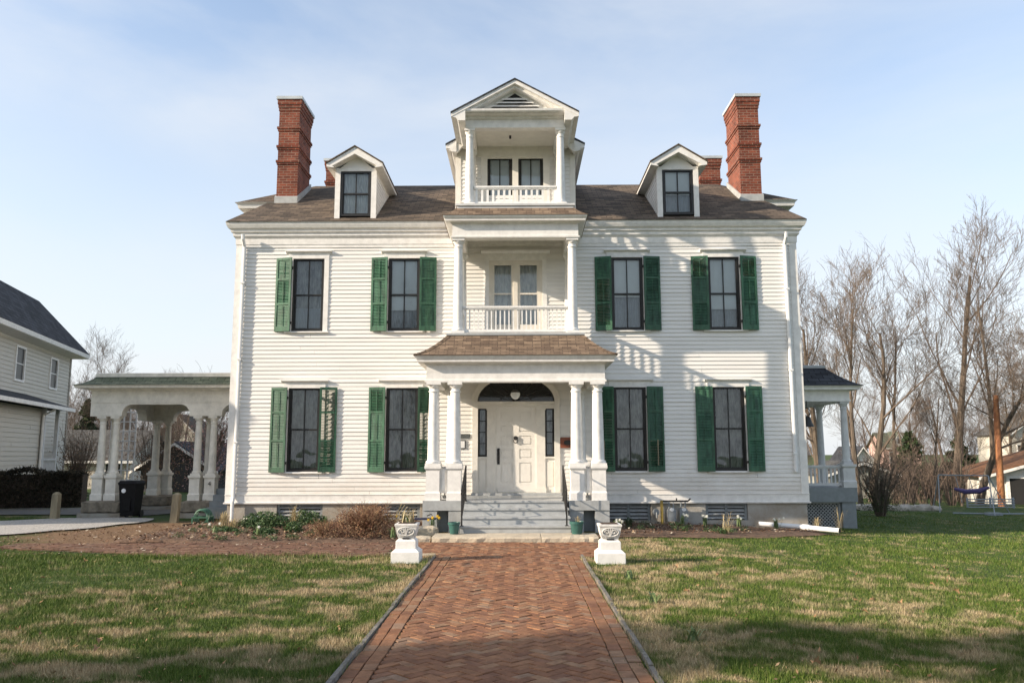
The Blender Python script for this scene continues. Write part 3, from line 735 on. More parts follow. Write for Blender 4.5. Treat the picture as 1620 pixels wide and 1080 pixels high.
for i, c in enumerate(UC):
    for (z0, z1), up in ((UZ, 1), (LZ, 0)):
        for s in (-1, 1):
            k += 1
            if up and i == 0 and s == 1: continue            # this one is missing
            lab = None; ol = .3
            if not up and s == 1 and i in (0, 1): ol = .85; lab = 'green shutter with open and broken slats'
            shutter(c+s*(OW+.012), s, z0-.012, z1+.012, k, 11 if s < 0 else 10, lab, ol)

# ------------------------------------------------------------------ main roof
RZ = 8.33; RT = 9.38
E0 = (7.17, 19.22, 7.31); H0 = (6.66, 20.9, RZ)
mb = MB()
fx = lambda p: (HX+p[0], p[1], p[2]); fm = lambda p: (HX-p[0], p[1], p[2])
mb.face([fm(E0), fx(E0), fx(H0), fm(H0)])
mb.face([fm((7.17,21.4,7.31)), fm(E0), fm(H0), fm((6.66,21.4,RZ))]); mb.face([fx(E0), fx((7.17,21.4,7.31)), fx((6.66,21.4,RZ)), fx(H0)])
e1, e2 = (7.56, 20.9, RZ+.003), (7.56, 29.5, RZ+.003); t1, t2 = (5.86, 22.65, RT), (5.86, 27.7, RT)
mb.face([fm(e1), fx(e1), fx(t1), fm(t1)]); mb.face([fm(e2), fm(e1), fm(t1), fm(t2)]); mb.face([fx(e1), fx(e2), fx(t2), fx(t1)]); mb.face([fx(e2), fm(e2), fm(t2), fx(t2)])
mb.face([fm(t1), fx(t1), fx(t2), fm(t2)])
HB(mb, 'roof', M['shingle'])
mb = MB()
path = [(X0, 21.4), (X0, W), (X1, W), (X1, 21.4)]
mb.sweep(path, [(.0, ZS-.16), (.045, ZS-.15), (.05, ZS), (.06, ZS+.01), (.10, ZS+.06), (.10, ZS+.13), (.145, ZS+.15), (.15, ZS+.20), (.20, ZS+.235), (.235, ZS+.31), (.25, ZS+.38), (.21, ZS+.385), (.12, ZS+.35)])
HB(mb, 'cornice', M['trim'])
mb = MB()
prof_r = [(0, RZ-.27), (.08, RZ-.25), (.10, RZ-.17), (.46, RZ-.15), (.48, RZ-.15), (.50, RZ-.06), (.56, RZ-.004)]
mb.sweep([(HX-7.0, 29), (HX-7.0, 21.4), (HX-6.4, 21.4)], prof_r); HB(mb, 'rear_cornice', M['trim']); mb = MB(); mb.sweep([(HX+6.4, 21.4), (HX+7.0, 21.4), (HX+7.0, 29)], prof_r)
HB(mb, 'rear_cornice', M['trim'])

# ------------------------------------------------------------------ chimneys
def chimney(x0, x1, y0, y1, zb, zt, lean, bands=(), label=None):
    mb = MB(); c = (x0+x1)/2; cy = (y0+y1)/2; a = (x1-x0)/2; b_ = (y1-y0)/2
    zs = [zb] + sorted(bands) + [zt-.42, zt-.1]; 
    mb.frustum(c, cy, zb, zt-.42, a, b_, a, b_)
    for z in bands:
        mb.box(c-a-.02, c+a+.02, cy-b_-.02, cy+b_+.02, z-.06, z); mb.box(c-a-.042, c+a+.042, cy-b_-.042, cy+b_+.042, z-.002, z+.06)
    for i, (p, q) in enumerate(((zt-.42, zt-.33), (zt-.332, zt-.24), (zt-.242, zt-.1))): 
        d = .016*(i+1); mb.box(c-a-d, c+a+d, cy-b_-d, cy+b_+d, p, q)
    o = HB(mb, 'chimney', M['brick'])
    if label: o['label'] = label
    mb = MB(); mb.box(c-a-.075, c+a+.075, cy-b_-.075, cy+b_+.075, zt-.102, zt-.02)
    mb.build('cap', M['metal_cap'], o)
    return o, (c, cy, a, b_)
for s in (-1, 1):
    x0, x1 = (HX-6.46, HX-5.90) if s < 0 else (HX+6.06, HX+6.62)
    o, q = chimney(x0, x1, 20.9, 22.1, 7.9, 11.34, 0, (9.45, 9.87, 10.40))
    mb = MB(); mb.prism([(20.84, 8.28), (22.2, 9.13), (22.2, 9.28), (20.84, 8.47)], x0-.03, x1+.03, 'x'); mb.build('flashing', M['flash'], o)
chimney(HX-6.15, HX-5.5, 25.0, 25.6, 9.2, 11.12, 0, (10.3,)); chimney(HX+5.95, HX+6.6, 25.0, 25.6, 9.2, 11.14, 0, (10.3,))

# ------------------------------------------------------------------ dormers
def dormer(cx):
    yf = 19.46; hw = .50; zb = 7.42; ze = 8.76
    sl_ = lambda z: E0[1] + (z-E0[2])/.607
    mb = MB(); 
    for s in (-1, 1):
        yb = sl_(ze)
        n = 13
        fn = (lambda u, o, z: (cx-hw-o, u, z)) if s < 0 else (lambda u, o, z: (cx+hw+o, u, z))
        for i in range(n):
            a, b_ = zb+(ze-zb)*i/n, zb+(ze-zb)*(i+1)/n
            pts = [fn(yf, .016, a), fn(sl_(a)+.06, .016, a), fn(sl_(b_)+.06, .003, b_), fn(yf, .003, b_)]
            mb.face(pts if s > 0 else pts[::-1])
            pts = [fn(yf, -.01, a), fn(sl_(a)+.06, -.01, a), fn(sl_(a)+.06, .016, a), fn(yf, .016, a)]; mb.face(pts if s > 0 else pts[::-1])
    mb.face([(cx-hw, yf+.02, ze-.08), (cx+hw, yf+.02, ze-.08), (cx, yf+.02, ze+.34)])
    d = HB(mb, 'dormer', M['siding'])
    mb = MB()
    for s in (-1, 1): mb.box(cx+s*(hw+.02), cx+s*(hw-.11), yf-.03, yf+.03, zb, ze-.02)
    mb.box(cx-hw+.11, cx+hw-.11, yf-.028, yf+.03, 8.66, ze-.02)
    z0 = ze-.03; ov = .20; ap = z0+.42; hh = hw+ov
    for s in (-1, 1):                                    # raking cornice and eaves
        dx = s*hh
        prof = [(cx+dx, z0-.02), (cx+dx, z0+.05), (cx, ap+.05+.02), (cx, ap-.11), (cx+s*(hh-.14), z0-.0), (cx+s*(hh-.20), z0-.05)]
        mb.prism(prof if s < 0 else prof[::-1], yf-.24, sl_(ap)+.1, 'y')
    mb.build('dormer_trim', M['trim'], d)
    mb = MB()
    for s in (-1, 1):
        a, b_ = (cx+s*(hh+.02), z0+.052), (cx, ap+.075)
        prof = [a, b_, (b_[0], b_[1]+.03), (a[0], a[1]+.03)]
        mb.prism(prof if s > 0 else prof[::-1], yf-.27, sl_(ap)+.3, 'y')
    mb.build('dormer_roof', M['shingle'], d)
    return d
for cx, kd in ((HX-4.01, 'lace'), (HX+4.07, 'blind')):
    dormer(cx); sash_window(cx, .38, 7.50, 8.665, 19.44, 'white' if kd == 'lace' else 'blind', house, casing=False, seed=3 if kd == 'blind' else 8)

# ------------------------------------------------------------------ columns, railings
def column(cx, cy, z0, z1, r, mat, parent, name='column', n=20):
    mb = MB(); h = z1-z0
    mb.box(cx-r*1.28, cx+r*1.28, cy-r*1.28, cy+r*1.28, z0, z0+.05)
    rt_ = r*.80
    pr = [(r*1.25, z0+.05), (r*1.3, z0+.075), (r*1.22, z0+.1), (r*1.03, z0+.11)]
    for i in range(9):
        f = i/8; pr.append((r + (rt_-r)*(f**1.6), z0+.125+(h-.125-.21)*f))
    zt = z1
    pr += [(rt_*1.16, zt-.205), (rt_*1.18, zt-.185), (rt_*1.02, zt-.175), (rt_*1.02, zt-.13), (rt_*1.2, zt-.115), (rt_*1.42, zt-.07), (rt_*1.45, zt-.055)]
    mb.lathe(pr, cx, cy, n)
    q = rt_*1.52; mb.box(cx-q, cx+q, cy-q, cy+q, zt-.055, zt)
    return mb.build(name, mat, parent, smooth=True)
def railing(p, q, z0, zt, parent, mat, n, name='railing', half=.016, cap=.055):
    p = Vector((p[0], p[1], 0)); q = Vector((q[0], q[1], 0)); d = (q-p).normalized(); nn = Vector((d.y, -d.x, 0)); l = (q-p).length
    mb = MB()
    def bar(hw, a, b_):
        c = [p+nn*hw, q+nn*hw, q-nn*hw, p-nn*hw]
        mb.mesh([(v.x, v.y, a) for v in c]+[(v.x, v.y, b_) for v in c], [(3,2,1,0),(4,5,6,7),(0,1,5,4),(1,2,6,5),(2,3,7,6),(3,0,4,7)])
    bar(cap, zt-.045, zt); bar(cap*.7, zt-.075, zt-.0455); bar(.04, z0+.03, z0+.09)
    o = mb.build(name, mat, parent)
    first = None
    for i in range(n):
        c = p + d*(l*(i+.5)/n)
        if first is None:
            b_ = MB(); b_.box(c.x-half, c.x+half, c.y-half, c.y+half, z0+.088, zt-.074); first = b_.build('baluster', mat, o); fc = c
        else: copy_part(first, c-fc, o)
    return o

# ------------------------------------------------------------------ entrance portico
PY = 17.3; BX = 1.915
FZ = .64                                              # porch floor
xs4 = (HX-1.755, HX-1.30, HX+1.30, HX+1.755)
FX = HX-.02
for x in xs4: column(x, PY, 1.36, 3.13, .128, M['trim'], house)
for s in (-1, 1): column(HX+s*1.53, 19.13, 1.36, 3.13, .115, M['trim'], house)     # half-engaged at the wall
def pedestal(cx, cy, z0, z1, a, b_, mat, parent, name='pedestal'):
    mb = MB()
    mb.box(cx-a-.02, cx+a+.02, cy-b_-.02, cy+b_+.02, z0, z0+.15); mb.frustum(cx, cy, z0+.15, z0+.19, a+.02, b_+.02, a, b_)
    mb.box(cx-a, cx+a, cy-b_, cy+b_, z0+.19, z1-.1)
    mb.frustum(cx, cy, z1-.1, z1-.055, a, b_, a+.03, b_+.03); mb.box(cx-a-.03, cx+a+.03, cy-b_-.03, cy+b_+.03, z1-.055, z1)
    return mb.build(name, mat, parent)
for x in xs4: pedestal(x, PY, FZ, 1.36, .142, .142, M['trim'], house)
for s in (-1, 1):
    pedestal(HX+s*1.53, 19.13, FZ, 1.36, .12, .12, M['trim'], house)
    mb = MB(); c = HX+s*1.53                            # link panel between the pair, and the grey footing
    mb.box(c-.09, c+.09, PY-.06, PY+.06, FZ+.15, 1.30); mb.box(c-.035, c+.035, PY-.085, PY+.0, FZ+.2, 1.26)
    HB(mb, 'pedestal_panel', M['trim'])
    mb = MB(); mb.box(c-.42, c+.42, PY-.22, PY+.25, .44, FZ); HB(mb, 'footing_beam', M['grey_paint'])
    mb = MB()
    for q, wq in ((-1, .24), (1, .24)):
        cc = c+q*.27; mb.box(cc-.15, cc+.15, PY-.2, PY+.22, -.25, .44)
    HB(mb, 'footing_pier', M['grey_paint'])
    mb = MB(); mb.box(c-.12, c+.12, PY+.05, PY+.1, -.2, .44); HB(mb, 'footing_panel', M['grey_paint_dark'])  # dark sheet set back to close the gap between the piers
    railing((c, PY+.16), (c, 18.98), FZ, 1.34, house, M['trim'], 16, 'porch_railing')
    mb = MB(); mb.box(c-.1 if s > 0 else c-.02, c+.02 if s > 0 else c+.1, PY+.25, W, -.2, .46); HB(mb, 'porch_skirt', M['grey_paint'])
# deck and steps
mb = MB(); sx0, sx1 = HX-1.10, HX+1.08
mb.box(HX-1.9, HX+1.9, PY-.18+.0, W+.02, FZ-.16, FZ-.004) if False else None
mb.box(HX-1.93, sx0, PY+.25, W, FZ-.15, FZ-.003); mb.box(sx1, HX+1.93, PY+.25, W, FZ-.15, FZ-.003)
ny = [17.03, 16.62, 16.2, 15.79]; nz = [FZ, .505, .367, .229]
mb.box(sx0, sx1, ny[0], W, FZ-.035, FZ)
for i in range(4):
    y0 = ny[i]; 
    if i: mb.box(sx0-.0, sx1+.0, y0, ny[i-1]+.04, nz[i]-.03, nz[i])
    mb.box(sx0+.02, sx1-.02, y0+.025, (ny[i-1]+.02 if i else W), (nz[i+1] if i < 3 else .08), nz[i]-.03)
HB(mb, 'steps', M['grey_paint'])
# threshold
mb = MB(); mb.box(HX-1.06, HX+1.06, W-.34, W+.02, FZ+.001, FZ+.055); HB(mb, 'door_sill', M['grey_paint'])
# entablature, ceiling, roof
mb = MB()
up = [(HX-BX, W), (HX-BX, PY-.12), (HX+BX, PY-.12), (HX+BX, W)]
mb.sweep(up, [(-.24, 3.13), (.03, 3.13), (.03, 3.17), (.012, 3.175), (.012, 3.19), (0, 3.195), (0, 3.50)])
mb.sweep(up, [(-.24, 3.55), (-.24, 3.131)])
HB(mb, 'entablature', M['trim'])
mb = MB(); mb.sweep(up, [(0, 3.50), (.03, 3.505), (.035, 3.53), (.155, 3.545), (.18, 3.55), (.185, 3.60), (.20, 3.61), (.228, 3.665), (.238, 3.685), (-.05, 3.72)])
HB(mb, 'eave', M['trim'])
mb = MB(); mb.box(HX-BX+.2, HX+BX-.2, PY+.1, W, 3.52, 3.545); HB(mb, 'porch_ceiling', M['ceiling'])
mb = MB(); nseg = 9; pr = []
for i in range(nseg+1):
    f = i/nseg; o = .258 - (.258+.41)*f; pr.append((o, 3.69 + .50*(.30*f + .70*f**1.7)))
mb.sweep([(HX-BX, W), (HX-BX, PY-.12), (HX+BX, PY-.12), (HX+BX, W)], pr)
mb.sweep([(HX-BX, W), (HX-BX, PY-.12), (HX+BX, PY-.12), (HX+BX, W)], [(.235, 3.68), (.258, 3.682), (.258, 3.69)])
HB(mb, 'portico_roof', M['shingle_new'])
mb = MB()                                              # hip shingles laid over the corners
for s in (-1, 1):
    mb = MB()
    for i in range(nseg):
        (o0, za), (o1, zb) = pr[i], pr[i+1]
        p = Vector((HX+s*(BX+o0), PY-.12-o0, za+.015)); q = Vector((HX+s*(BX+o1), PY-.12-o1, zb+.010)); hw = .085
        for du in ((s*-hw, 0), (0, hw)):
            A = p+Vector((du[0], du[1], -.0)); B = q+Vector((du[0], du[1], 0))
            A.z = za+.012; B.z = zb+.008
            f = [p+Vector((0,0,.01)), A, B, q+Vector((0,0,.01))]
            n_ = (f[1]-f[0]).cross(f[2]-f[0]); mb.face(f if n_.z > 0 else f[::-1])
    HB(mb, 'hip_cap', M['shingle_new'])

# ------------------------------------------------------------------ first-floor balcony (over the portico)
BZ = 4.27; BY = 17.8; bx = 1.285
mb = MB(); fp = [(HX-1.50, W), (HX-1.50, 17.60), (HX+1.50, 17.60), (HX+1.50, W)]
mb.sweep(fp, [(-.05, 4.13), (0, 4.14), (.0, 4.20), (.03, 4.205), (.03, 4.245), (0, 4.26), (-.4, BZ)]); mb.face([(HX-1.45, 17.65, 4.268), (HX+1.45, 17.65, 4.268), (HX+1.45, W, 4.268), (HX-1.45, W, 4.268)])
HB(mb, 'balcony_floor', M['grey_paint'])
for s in (-1, 1):
    column(HX+s*bx, BY, BZ, 6.44, .112, M['trim'], house); column(HX+s*bx, 19.2, BZ, 6.44, .10, M['trim'], house)
    railing((HX+s*bx, BY+.11), (HX+s*bx, 19.09), BZ, 4.90, house, M['trim'], 15, 'balcony_railing', .014)
railing((HX-bx+.11, BY), (HX+bx-.11, BY), BZ, 4.89, house, M['trim'], 24, 'balcony_railing', .0145)
mb = MB(); q = bx+.14; up = [(HX-q, W), (HX-q, BY-.13), (HX+q, BY-.13), (HX+q, W)]
mb.sweep(up, [(-.25, 6.44), (.025, 6.44), (.03, 6.475), (.01, 6.485), (0, 6.49), (0, 6.76)]); mb.sweep(up, [(-.25, 6.87), (-.25, 6.441)])
HB(mb, 'balcony_entablature', M['trim'])
mb = MB(); mb.sweep(up, [(0, 6.76), (.03, 6.765), (.035, 6.79), (.15, 6.80), (.155, 6.84), (.19, 6.88), (.20, 6.915), (-.05, 6.94)])
HB(mb, 'balcony_eave', M['trim'])
mb = MB(); mb.box(HX-q+.2, HX+q-.2, BY+.1, W, 6.87, 6.89); HB(mb, 'balcony_ceiling', M['ceiling'])
mb = MB(); pr2 = [(.215, 6.918), (.10, 6.985), (-.02, 7.09), (-.10, 7.19)]
mb.sweep(up, pr2); mb.sweep(up, [(.19, 6.912), (.215, 6.914), (.215, 6.918)])
HB(mb, 'skirt_roof', M['shingle_new'])

# balcony french window
c = HX; mb = MB()
mb.box(c-.66, c-.585, W-.01, W+.08, 4.3, 6.36); mb.box(c+.585, c+.66, W-.01, W+.08, 4.3, 6.36); mb.box(c-.585, c+.585, W-.009, W+.08, 6.29, 6.36)
mb.box(c-.05, c+.05, W-.008, W+.08, 4.3, 6.29)
for a, b_ in ((c-.585, c-.05), (c+.05, c+.585)):
    mb.box(a, a+.06, W+.01, W+.06, 4.3, 6.29); mb.box(b_-.06, b_, W+.01, W+.06, 4.3, 6.29); mb.box(a+.06, b_-.06, W+.011, W+.06, 4.3, 4.75); mb.box(a+.06, b_-.06, W+.011, W+.06, 5.50, 5.54); mb.box(a+.06, b_-.06, W+.011, W+.06, 6.24, 6.29)
fw_ = HB(mb, 'window', M['wood_sash']); fw_['label'] = 'white double window opening on the balcony'
mb = MB()
for a, b_ in ((c-.525, c-.11), (c+.11, c+.525)):
    for p, q in ((4.75, 5.5), (5.54, 6.24)): mb.face([(a, W+.035, p), (b_, W+.036, p), (b_, W+.036, q), (a, W+.035, q)])
mb.build('pane', M['glass'], fw_)
curtain_mesh(c-.58, c+.58, W+.15, 4.3, 6.3, 11, .025, 4).build('curtain', M['lace_light'], fw_, smooth=True)
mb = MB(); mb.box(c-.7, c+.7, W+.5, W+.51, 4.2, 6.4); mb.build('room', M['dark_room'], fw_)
mb = MB()
for s in (-1, 1): mb.box(c+s*.66, c+s*.77, W-.035, W+.02, 4.27, 6.36)
mb.box(c-.77, c+.77, W-.037, W+.02, 6.36, 6.53); mb.prism([(W-.04, 6.53), (W-.11, 6.57), (W-.115, 6.6), (W+.02, 6.61), (W+.02, 6.53)], c-.85, c+.85, 'x')
mb.build('casing', M['trim'], fw_)

# ------------------------------------------------------------------ front door
mb = MB(); Y = W
for s in (-1, 1):
    mb.box(HX+s*.92, HX+s*1.055, Y-.05, Y+.03, FZ+.05, 2.84)             # outer jamb boards
    mb.box(HX+s*.49, HX+s*.70, Y-.015, Y+.06, FZ+.05, 2.74)             # pilaster
    mb.box(HX+s*.475, HX+s*.715, Y-.03, Y+.05, FZ+.05, FZ+.16); mb.box(HX+s*.475, HX+s*.715, Y-.03, Y+.05, 2.66, 2.74)
    mb.box(HX+s*.70, HX+s*.92, Y+.01, Y+.06, FZ+.05, 1.50); mb.box(HX+s*.735, HX+s*.885, Y+.0, Y+.012, FZ+.2, 1.42)
    mb.box(HX+s*.69, HX+s*.92, Y-.03, Y+.05, 1.50, 1.54); mb.box(HX+s*.70, HX+s*.92, Y+.01, Y+.06, 2.69, 2.74)
mb.box(HX-.92, HX+.92, Y-.022, Y+.06, 2.74, 2.80); mb.box(HX-1.055, HX+1.055, Y-.075, Y+.02, 2.80, 2.86)
na = 40                                                                  # arched casing
A = lambda a, b_, t: (HX+a*math.cos(t), 2.86+b_*math.sin(t))
for i in range(na):
    t0, t1 = math.pi*i/na, math.pi*(i+1)/na
    for (a0, b0, a1, b1, ya) in ((.93, .60, 1.055, .72, Y-.05), (1.00, .67, 1.075, .74, Y-.07)):
        P4 = [A(a0, b0, t0), A(a1, b1, t0), A(a1, b1, t1), A(a0, b0, t1)]
        mb.mesh([(x, ya, z) for x, z in P4]+[(x, Y, z) for x, z in P4], [(0,1,2,3),(1,5,6,2),(0,3,7,4)])
HB(mb, 'door_surround', M['ceiling'])
mb = MB()
for i in range(na):
    t0, t1 = math.pi*i/na, math.pi*(i+1)/na; mb.face([(HX, Y-.03, 2.862)]+[(A(.93, .60, t)[0], Y-.03, A(.93, .60, t)[1]) for t in (t0, t1)])
fan = HB(mb, 'fanlight', M['dark_glass'])
mb = MB()
for i in range(na):
    t0, t1 = math.pi*i/na, math.pi*(i+1)/na
    for a0, b0, a1, b1 in ((.90, .575, .93, .60), (.36, .22, .38, .235)):
        P4 = [A(a0, b0, t0), A(a1, b1, t0), A(a1, b1, t1), A(a0, b0, t1)]; mb.mesh([(x, Y-.045, z) for x, z in P4]+[(x, Y-.031, z) for x, z in P4], [(0,1,2,3),(1,5,6,2),(0,3,7,4)])
for i in range(1, 9):
    t = math.pi*i/9; p, q = A(.12, .07, t), A(.91, .58, t); mb.tube([(p[0], Y-.04, p[1]), (q[0], Y-.04, q[1])], .010, 4)
mb.build('fan_bars', M['iron'], fan)
mb = MB(); dz0, dz1 = FZ+.06, 2.72
mb.box(HX-.475, HX+.475, Y+.03, Y+.07, dz0, dz1)
st = .09
def rails(a, b_): pass
cols = ((HX-.475, HX-.37), (HX-.075, HX+.075), (HX+.37, HX+.475)); rws = ((dz0, dz0+.22), (dz0+.70, dz0+.80), (dz0+1.02, dz0+1.12), (dz0+1.34, dz0+1.43), (dz0+1.58, dz0+1.67), (dz1-.1, dz1))
for a, b_ in cols: mb.box(a, b_, Y+.012, Y+.031, dz0, dz1)
for a, b_ in rws:
    mb.box(HX-.37, HX-.075, Y+.0125, Y+.031, a, b_); mb.box(HX+.075, HX+.37, Y+.0125, Y+.031, a, b_)
for (a, b_) in ((HX-.37, HX-.075), (HX+.075, HX+.37)):
    for (p, q), (r_, s_) in zip(rws, rws[1:]): mb.frustum((a+b_)/2, Y+.024, q+.03, r_-.03, (b_-a)/2-.03, .009, (b_-a)/2-.03, .009)
for s in (-1, 1): mb.box(HX+s*.475, HX+s*.49, Y-.005, Y+.06, dz0, 2.735)
mb.box(HX-.475, HX+.475, Y-.004, Y+.06, 2.72, 2.738)
door = HB(mb, 'door', M['door'])
mb = MB(); hx = HX-.425; mb.box(hx-.03, hx+.03, Y-.002, Y+.012, 1.36, 1.74); mb.tube([(hx, Y-.0, 1.68), (hx, Y-.055, 1.66), (hx+.006, Y-.065, 1.55), (hx, Y-.05, 1.44), (hx, Y, 1.42)], .012, 6); mb.lathe([(.03, 1.70), (.032, 1.715), (.03, 1.73)], hx, Y-.01, 10)
mb.build('handle', M['iron'], door)
mb = MB()
for i in range(14):
    t0, t1 = 2*math.pi*i/14, 2*math.pi*(i+1)/14
    mb.tube([(HX-.01+.05*math.cos(t0), Y-.02, 1.92+.055*math.sin(t0)), (HX-.01+.05*math.cos(t1), Y-.02, 1.92+.055*math.sin(t1))], .010, 5)
mb.prism([(HX-.01+.055*math.cos(2*math.pi*i/12), 1.985+.05*math.sin(2*math.pi*i/12)) for i in range(12)], Y-.03, Y+.013, 'y')
mb.build('knocker', M['iron'], door)
for s in (-1, 1):
    a, b_ = sorted((HX+s*.715, HX+s*.905)); mb = MB(); z0, z1 = 1.54, 2.69
    mb.box(a, a+.028, Y+.01, Y+.05, z0, z1); mb.box(b_-.028, b_, Y+.01, Y+.05, z0, z1); mb.box(a+.028, b_-.028, Y+.011, Y+.05, z0, z0+.05); mb.box(a+.028, b_-.028, Y+.011, Y+.05, z1-.03, z1)
    for i in (1, 2, 3): z = z0+.05+(z1-z0-.08)*i/4; mb.box(a+.028, b_-.028, Y+.012, Y+.05, z-.010, z+.010)
    sd = HB(mb, 'sidelight', M['black'])
    mb = MB(); mb.face([(a+.02, Y+.03, z0), (b_-.02, Y+.031, z0), (b_-.02, Y+.031, z1), (a+.02, Y+.03, z1)]); mb.build('pane', M['glass'], sd)
    curtain_mesh(a, b_, Y+.10, z0, z1, 3, .015, 7+s).build('curtain', M['lace'], sd, smooth=True)
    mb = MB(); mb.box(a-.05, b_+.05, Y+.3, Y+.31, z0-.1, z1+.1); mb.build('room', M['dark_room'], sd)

# ------------------------------------------------------------------ attic tower with open gable balcony
TZ = 7.20; ty = 19.4; thw = 1.475; te = 9.06
mb = MB()
siding(mb, HX-thw+.11, HX+thw-.11, TZ-.1, te-.02, front(ty), [(HX-.79, HX+.79, 8.0, 9.06)])
siding(mb, -23.5, -ty-.1, TZ, te, lambda u, o, z: (HX-thw-o, -u, z)); siding(mb, ty+.1, 23.5, TZ, te, lambda u, o, z: (HX+thw+o, u, z))
tw = HB(mb, 'tower_wall', M['siding'])
mb = MB()
for s in (-1, 1):
    mb.box(HX+s*(thw+.025), HX+s*(thw-.11), ty-.03, ty+.02, TZ-.08, te); mb.box(HX+s*(thw+.027), HX+s*thw, ty+.02, ty+.12, TZ-.08, te)
    mb.box(HX+s*.70, HX+s*.86, ty-.035, ty+.03, 7.3, 9.0)
mb.box(HX-.075, HX+.075, ty-.034, ty+.03, 7.3, 9.0); mb.box(HX-.95, HX+.95, ty-.036, ty+.03, 8.995, 9.2); mb.box(HX-1.1, HX+1.1, ty-.02, ty+.02, 9.2, 9.36)
mb.face([(HX-1.47, ty-.005, 8.95), (HX+1.47, ty-.005, 8.95), (HX+1.47, ty-.005, 9.255), (HX, ty-.005, 10.08), (HX-1.47, ty-.005, 9.255)])
mb.build('tower_trim', M['ceiling'], tw)
for s in (-1, 1): sash_window(HX+s*.39, .312, 7.62, 8.995, ty, 'blind', house, casing=False, seed=20+s, rail=7.95)
# tower eaves (two levels) and roofs.  ridge along y
ridge = 10.16; sl2 = (ridge-9.36)/1.46
gy0 = 17.52                                            # front of the gable
mb = MB()
def rake_roof(hw, y0, y1, zr, slope, th, mbx):
    for s in (-1, 1):
        a = (HX+s*hw, zr-slope*hw); b_ = (HX, zr)
        prof = [a, b_, (b_[0], b_[1]-th), (a[0], a[1]-th)]
        mbx.prism(prof if s < 0 else prof[::-1], y0, y1, 'y')
rake_roof(1.475, gy0-.02, 23.8, ridge+.02, sl2, .035, mb); rake_roof(1.73, 19.06, 23.8, ridge+.018, sl2, .036, mb)
HB(mb, 'tower_roof', M['shingle_dark'])
mb = MB()
q = 1.155                                              # balcony entablature half width
up = [(HX-q, ty), (HX-q, 17.82), (HX+q, 17.82), (HX+q, ty)]
mb.sweep(up, [(-.2, 9.11), (0, 9.11), (0, 9.30)]); mb.sweep(up, [(-.2, 9.3), (-.2, 9.111)])
mb.sweep(up, [(0, 9.30), (.05, 9.315), (.06, 9.36), (.22, 9.375)])
HB(mb, 'tower_entablature', M['trim'])
mb = MB()                                              # raking boards + side eaves
def rake_board(hw, y0, y1, th, mbx, inset=0., drop=.036):
    for s in (-1, 1):
        zo = ridge+.02-drop
        a = (HX+s*hw, zo-sl2*hw); b_ = (HX, zo)
        prof = [a, b_, (b_[0], b_[1]-th), (a[0], a[1]-th)]
        mbx.prism(prof if s < 0 else prof[::-1], y0, y1, 'y')
rake_board(1.465, gy0, gy0+.09, .085, mb); rake_board(1.38, gy0+.085, 17.80, .15, mb)
for s in (-1, 1):                                      # horizontal eave boxes along the sides
    zo = ridge-.016-sl2*1.465
    prof = [(HX+s*1.465, zo), (HX+s*1.46, zo-.085), (HX+s*1.36, zo-.10), (HX+s*1.30, zo-.17), (HX+s*1.14, zo-.17), (HX+s*1.14, zo+.1)]
    mb.prism(prof if s < 0 else prof[::-1], gy0+.01, 19.3, 'y')
    zo = ridge-.018-sl2*1.72
    prof = [(HX+s*1.72, zo), (HX+s*1.715, zo-.085), (HX+s*1.62, zo-.10), (HX+s*1.56, zo-.17), (HX+s*1.46, zo-.18), (HX+s*1.46, zo+.12)]
    mb.prism(prof if s < 0 else prof[::-1], 19.08, 23.7, 'y')
    # return of the wide eave across the tower front
    prof = [(HX+s*1.72, zo), (HX+s*1.72, zo-.085), (HX+s*1.56, zo-.17), (HX+s*1.44, zo-.18), (HX+s*1.14, 9.4), (HX+s*1.14, zo+sl2*.58)]
    mb.prism(prof if s < 0 else prof[::-1], 19.10, 19.20, 'y')
# horizontal cornice of the pediment
mb.prism([(17.82, 9.36), (gy0+.06, 9.385), (gy0+.03, 9.41), (gy0+.02, 9.455), (17.82, 9.47)], HX-1.40, HX+1.40, 'x')
HB(mb, 'gable_trim', M['trim'])
mb = MB(); mb.face([(HX-1.3, 17.80, 9.46), (HX+1.3, 17.80, 9.46), (HX, 17.80, ridge-.1)]); mb.prism([(HX-1.2, 9.44), (HX+1.2, 9.44), (HX, ridge-.12)], 17.801, 17.86, 'y')
ped = HB(mb, 'pediment', M['trim'])
mb = MB()
for i in range(4):
    z = 9.50+i*.082; hw = (9.50+.40-z)/.40*.66+.05
    mb.mesh([(HX-hw, 17.70, z), (HX+hw, 17.70, z), (HX+hw*.86, 17.785, z+.072), (HX-hw*.86, 17.785, z+.072), (HX-hw, 17.70, z-.012), (HX+hw, 17.70, z-.012), (HX+hw*.86, 17.785, z+.06), (HX-hw*.86, 17.785, z+.06)], [(0,1,2,3),(7,6,5,4),(0,4,5,1),(1,5,6,2),(3,2,6,7),(3,7,4,0)])
mb.build('gable_louvre', M['trim'], ped)
mb = MB(); mb.face([(HX-.72, 17.79, 9.475), (HX+.72, 17.79, 9.475), (HX, 17.79, 9.93)]); mb.build('louvre_opening', M['dark_room'], ped)
mb = MB(); mb.box(HX-q+.15, HX+q-.15, 17.95, ty, 9.27, 9.30); HB(mb, 'tower_ceiling', M['ceiling'])
mb = MB(); mb.tube([(HX-.12, 18.7, 9.28), (HX-.12, 18.7, 9.2)], .03, 6); HB(mb, 'ceiling_hook', M['iron'])
mb = MB(); fp = [(HX-1.33, ty), (HX-1.33, 17.74), (HX+1.33, 17.74), (HX+1.33, ty)]
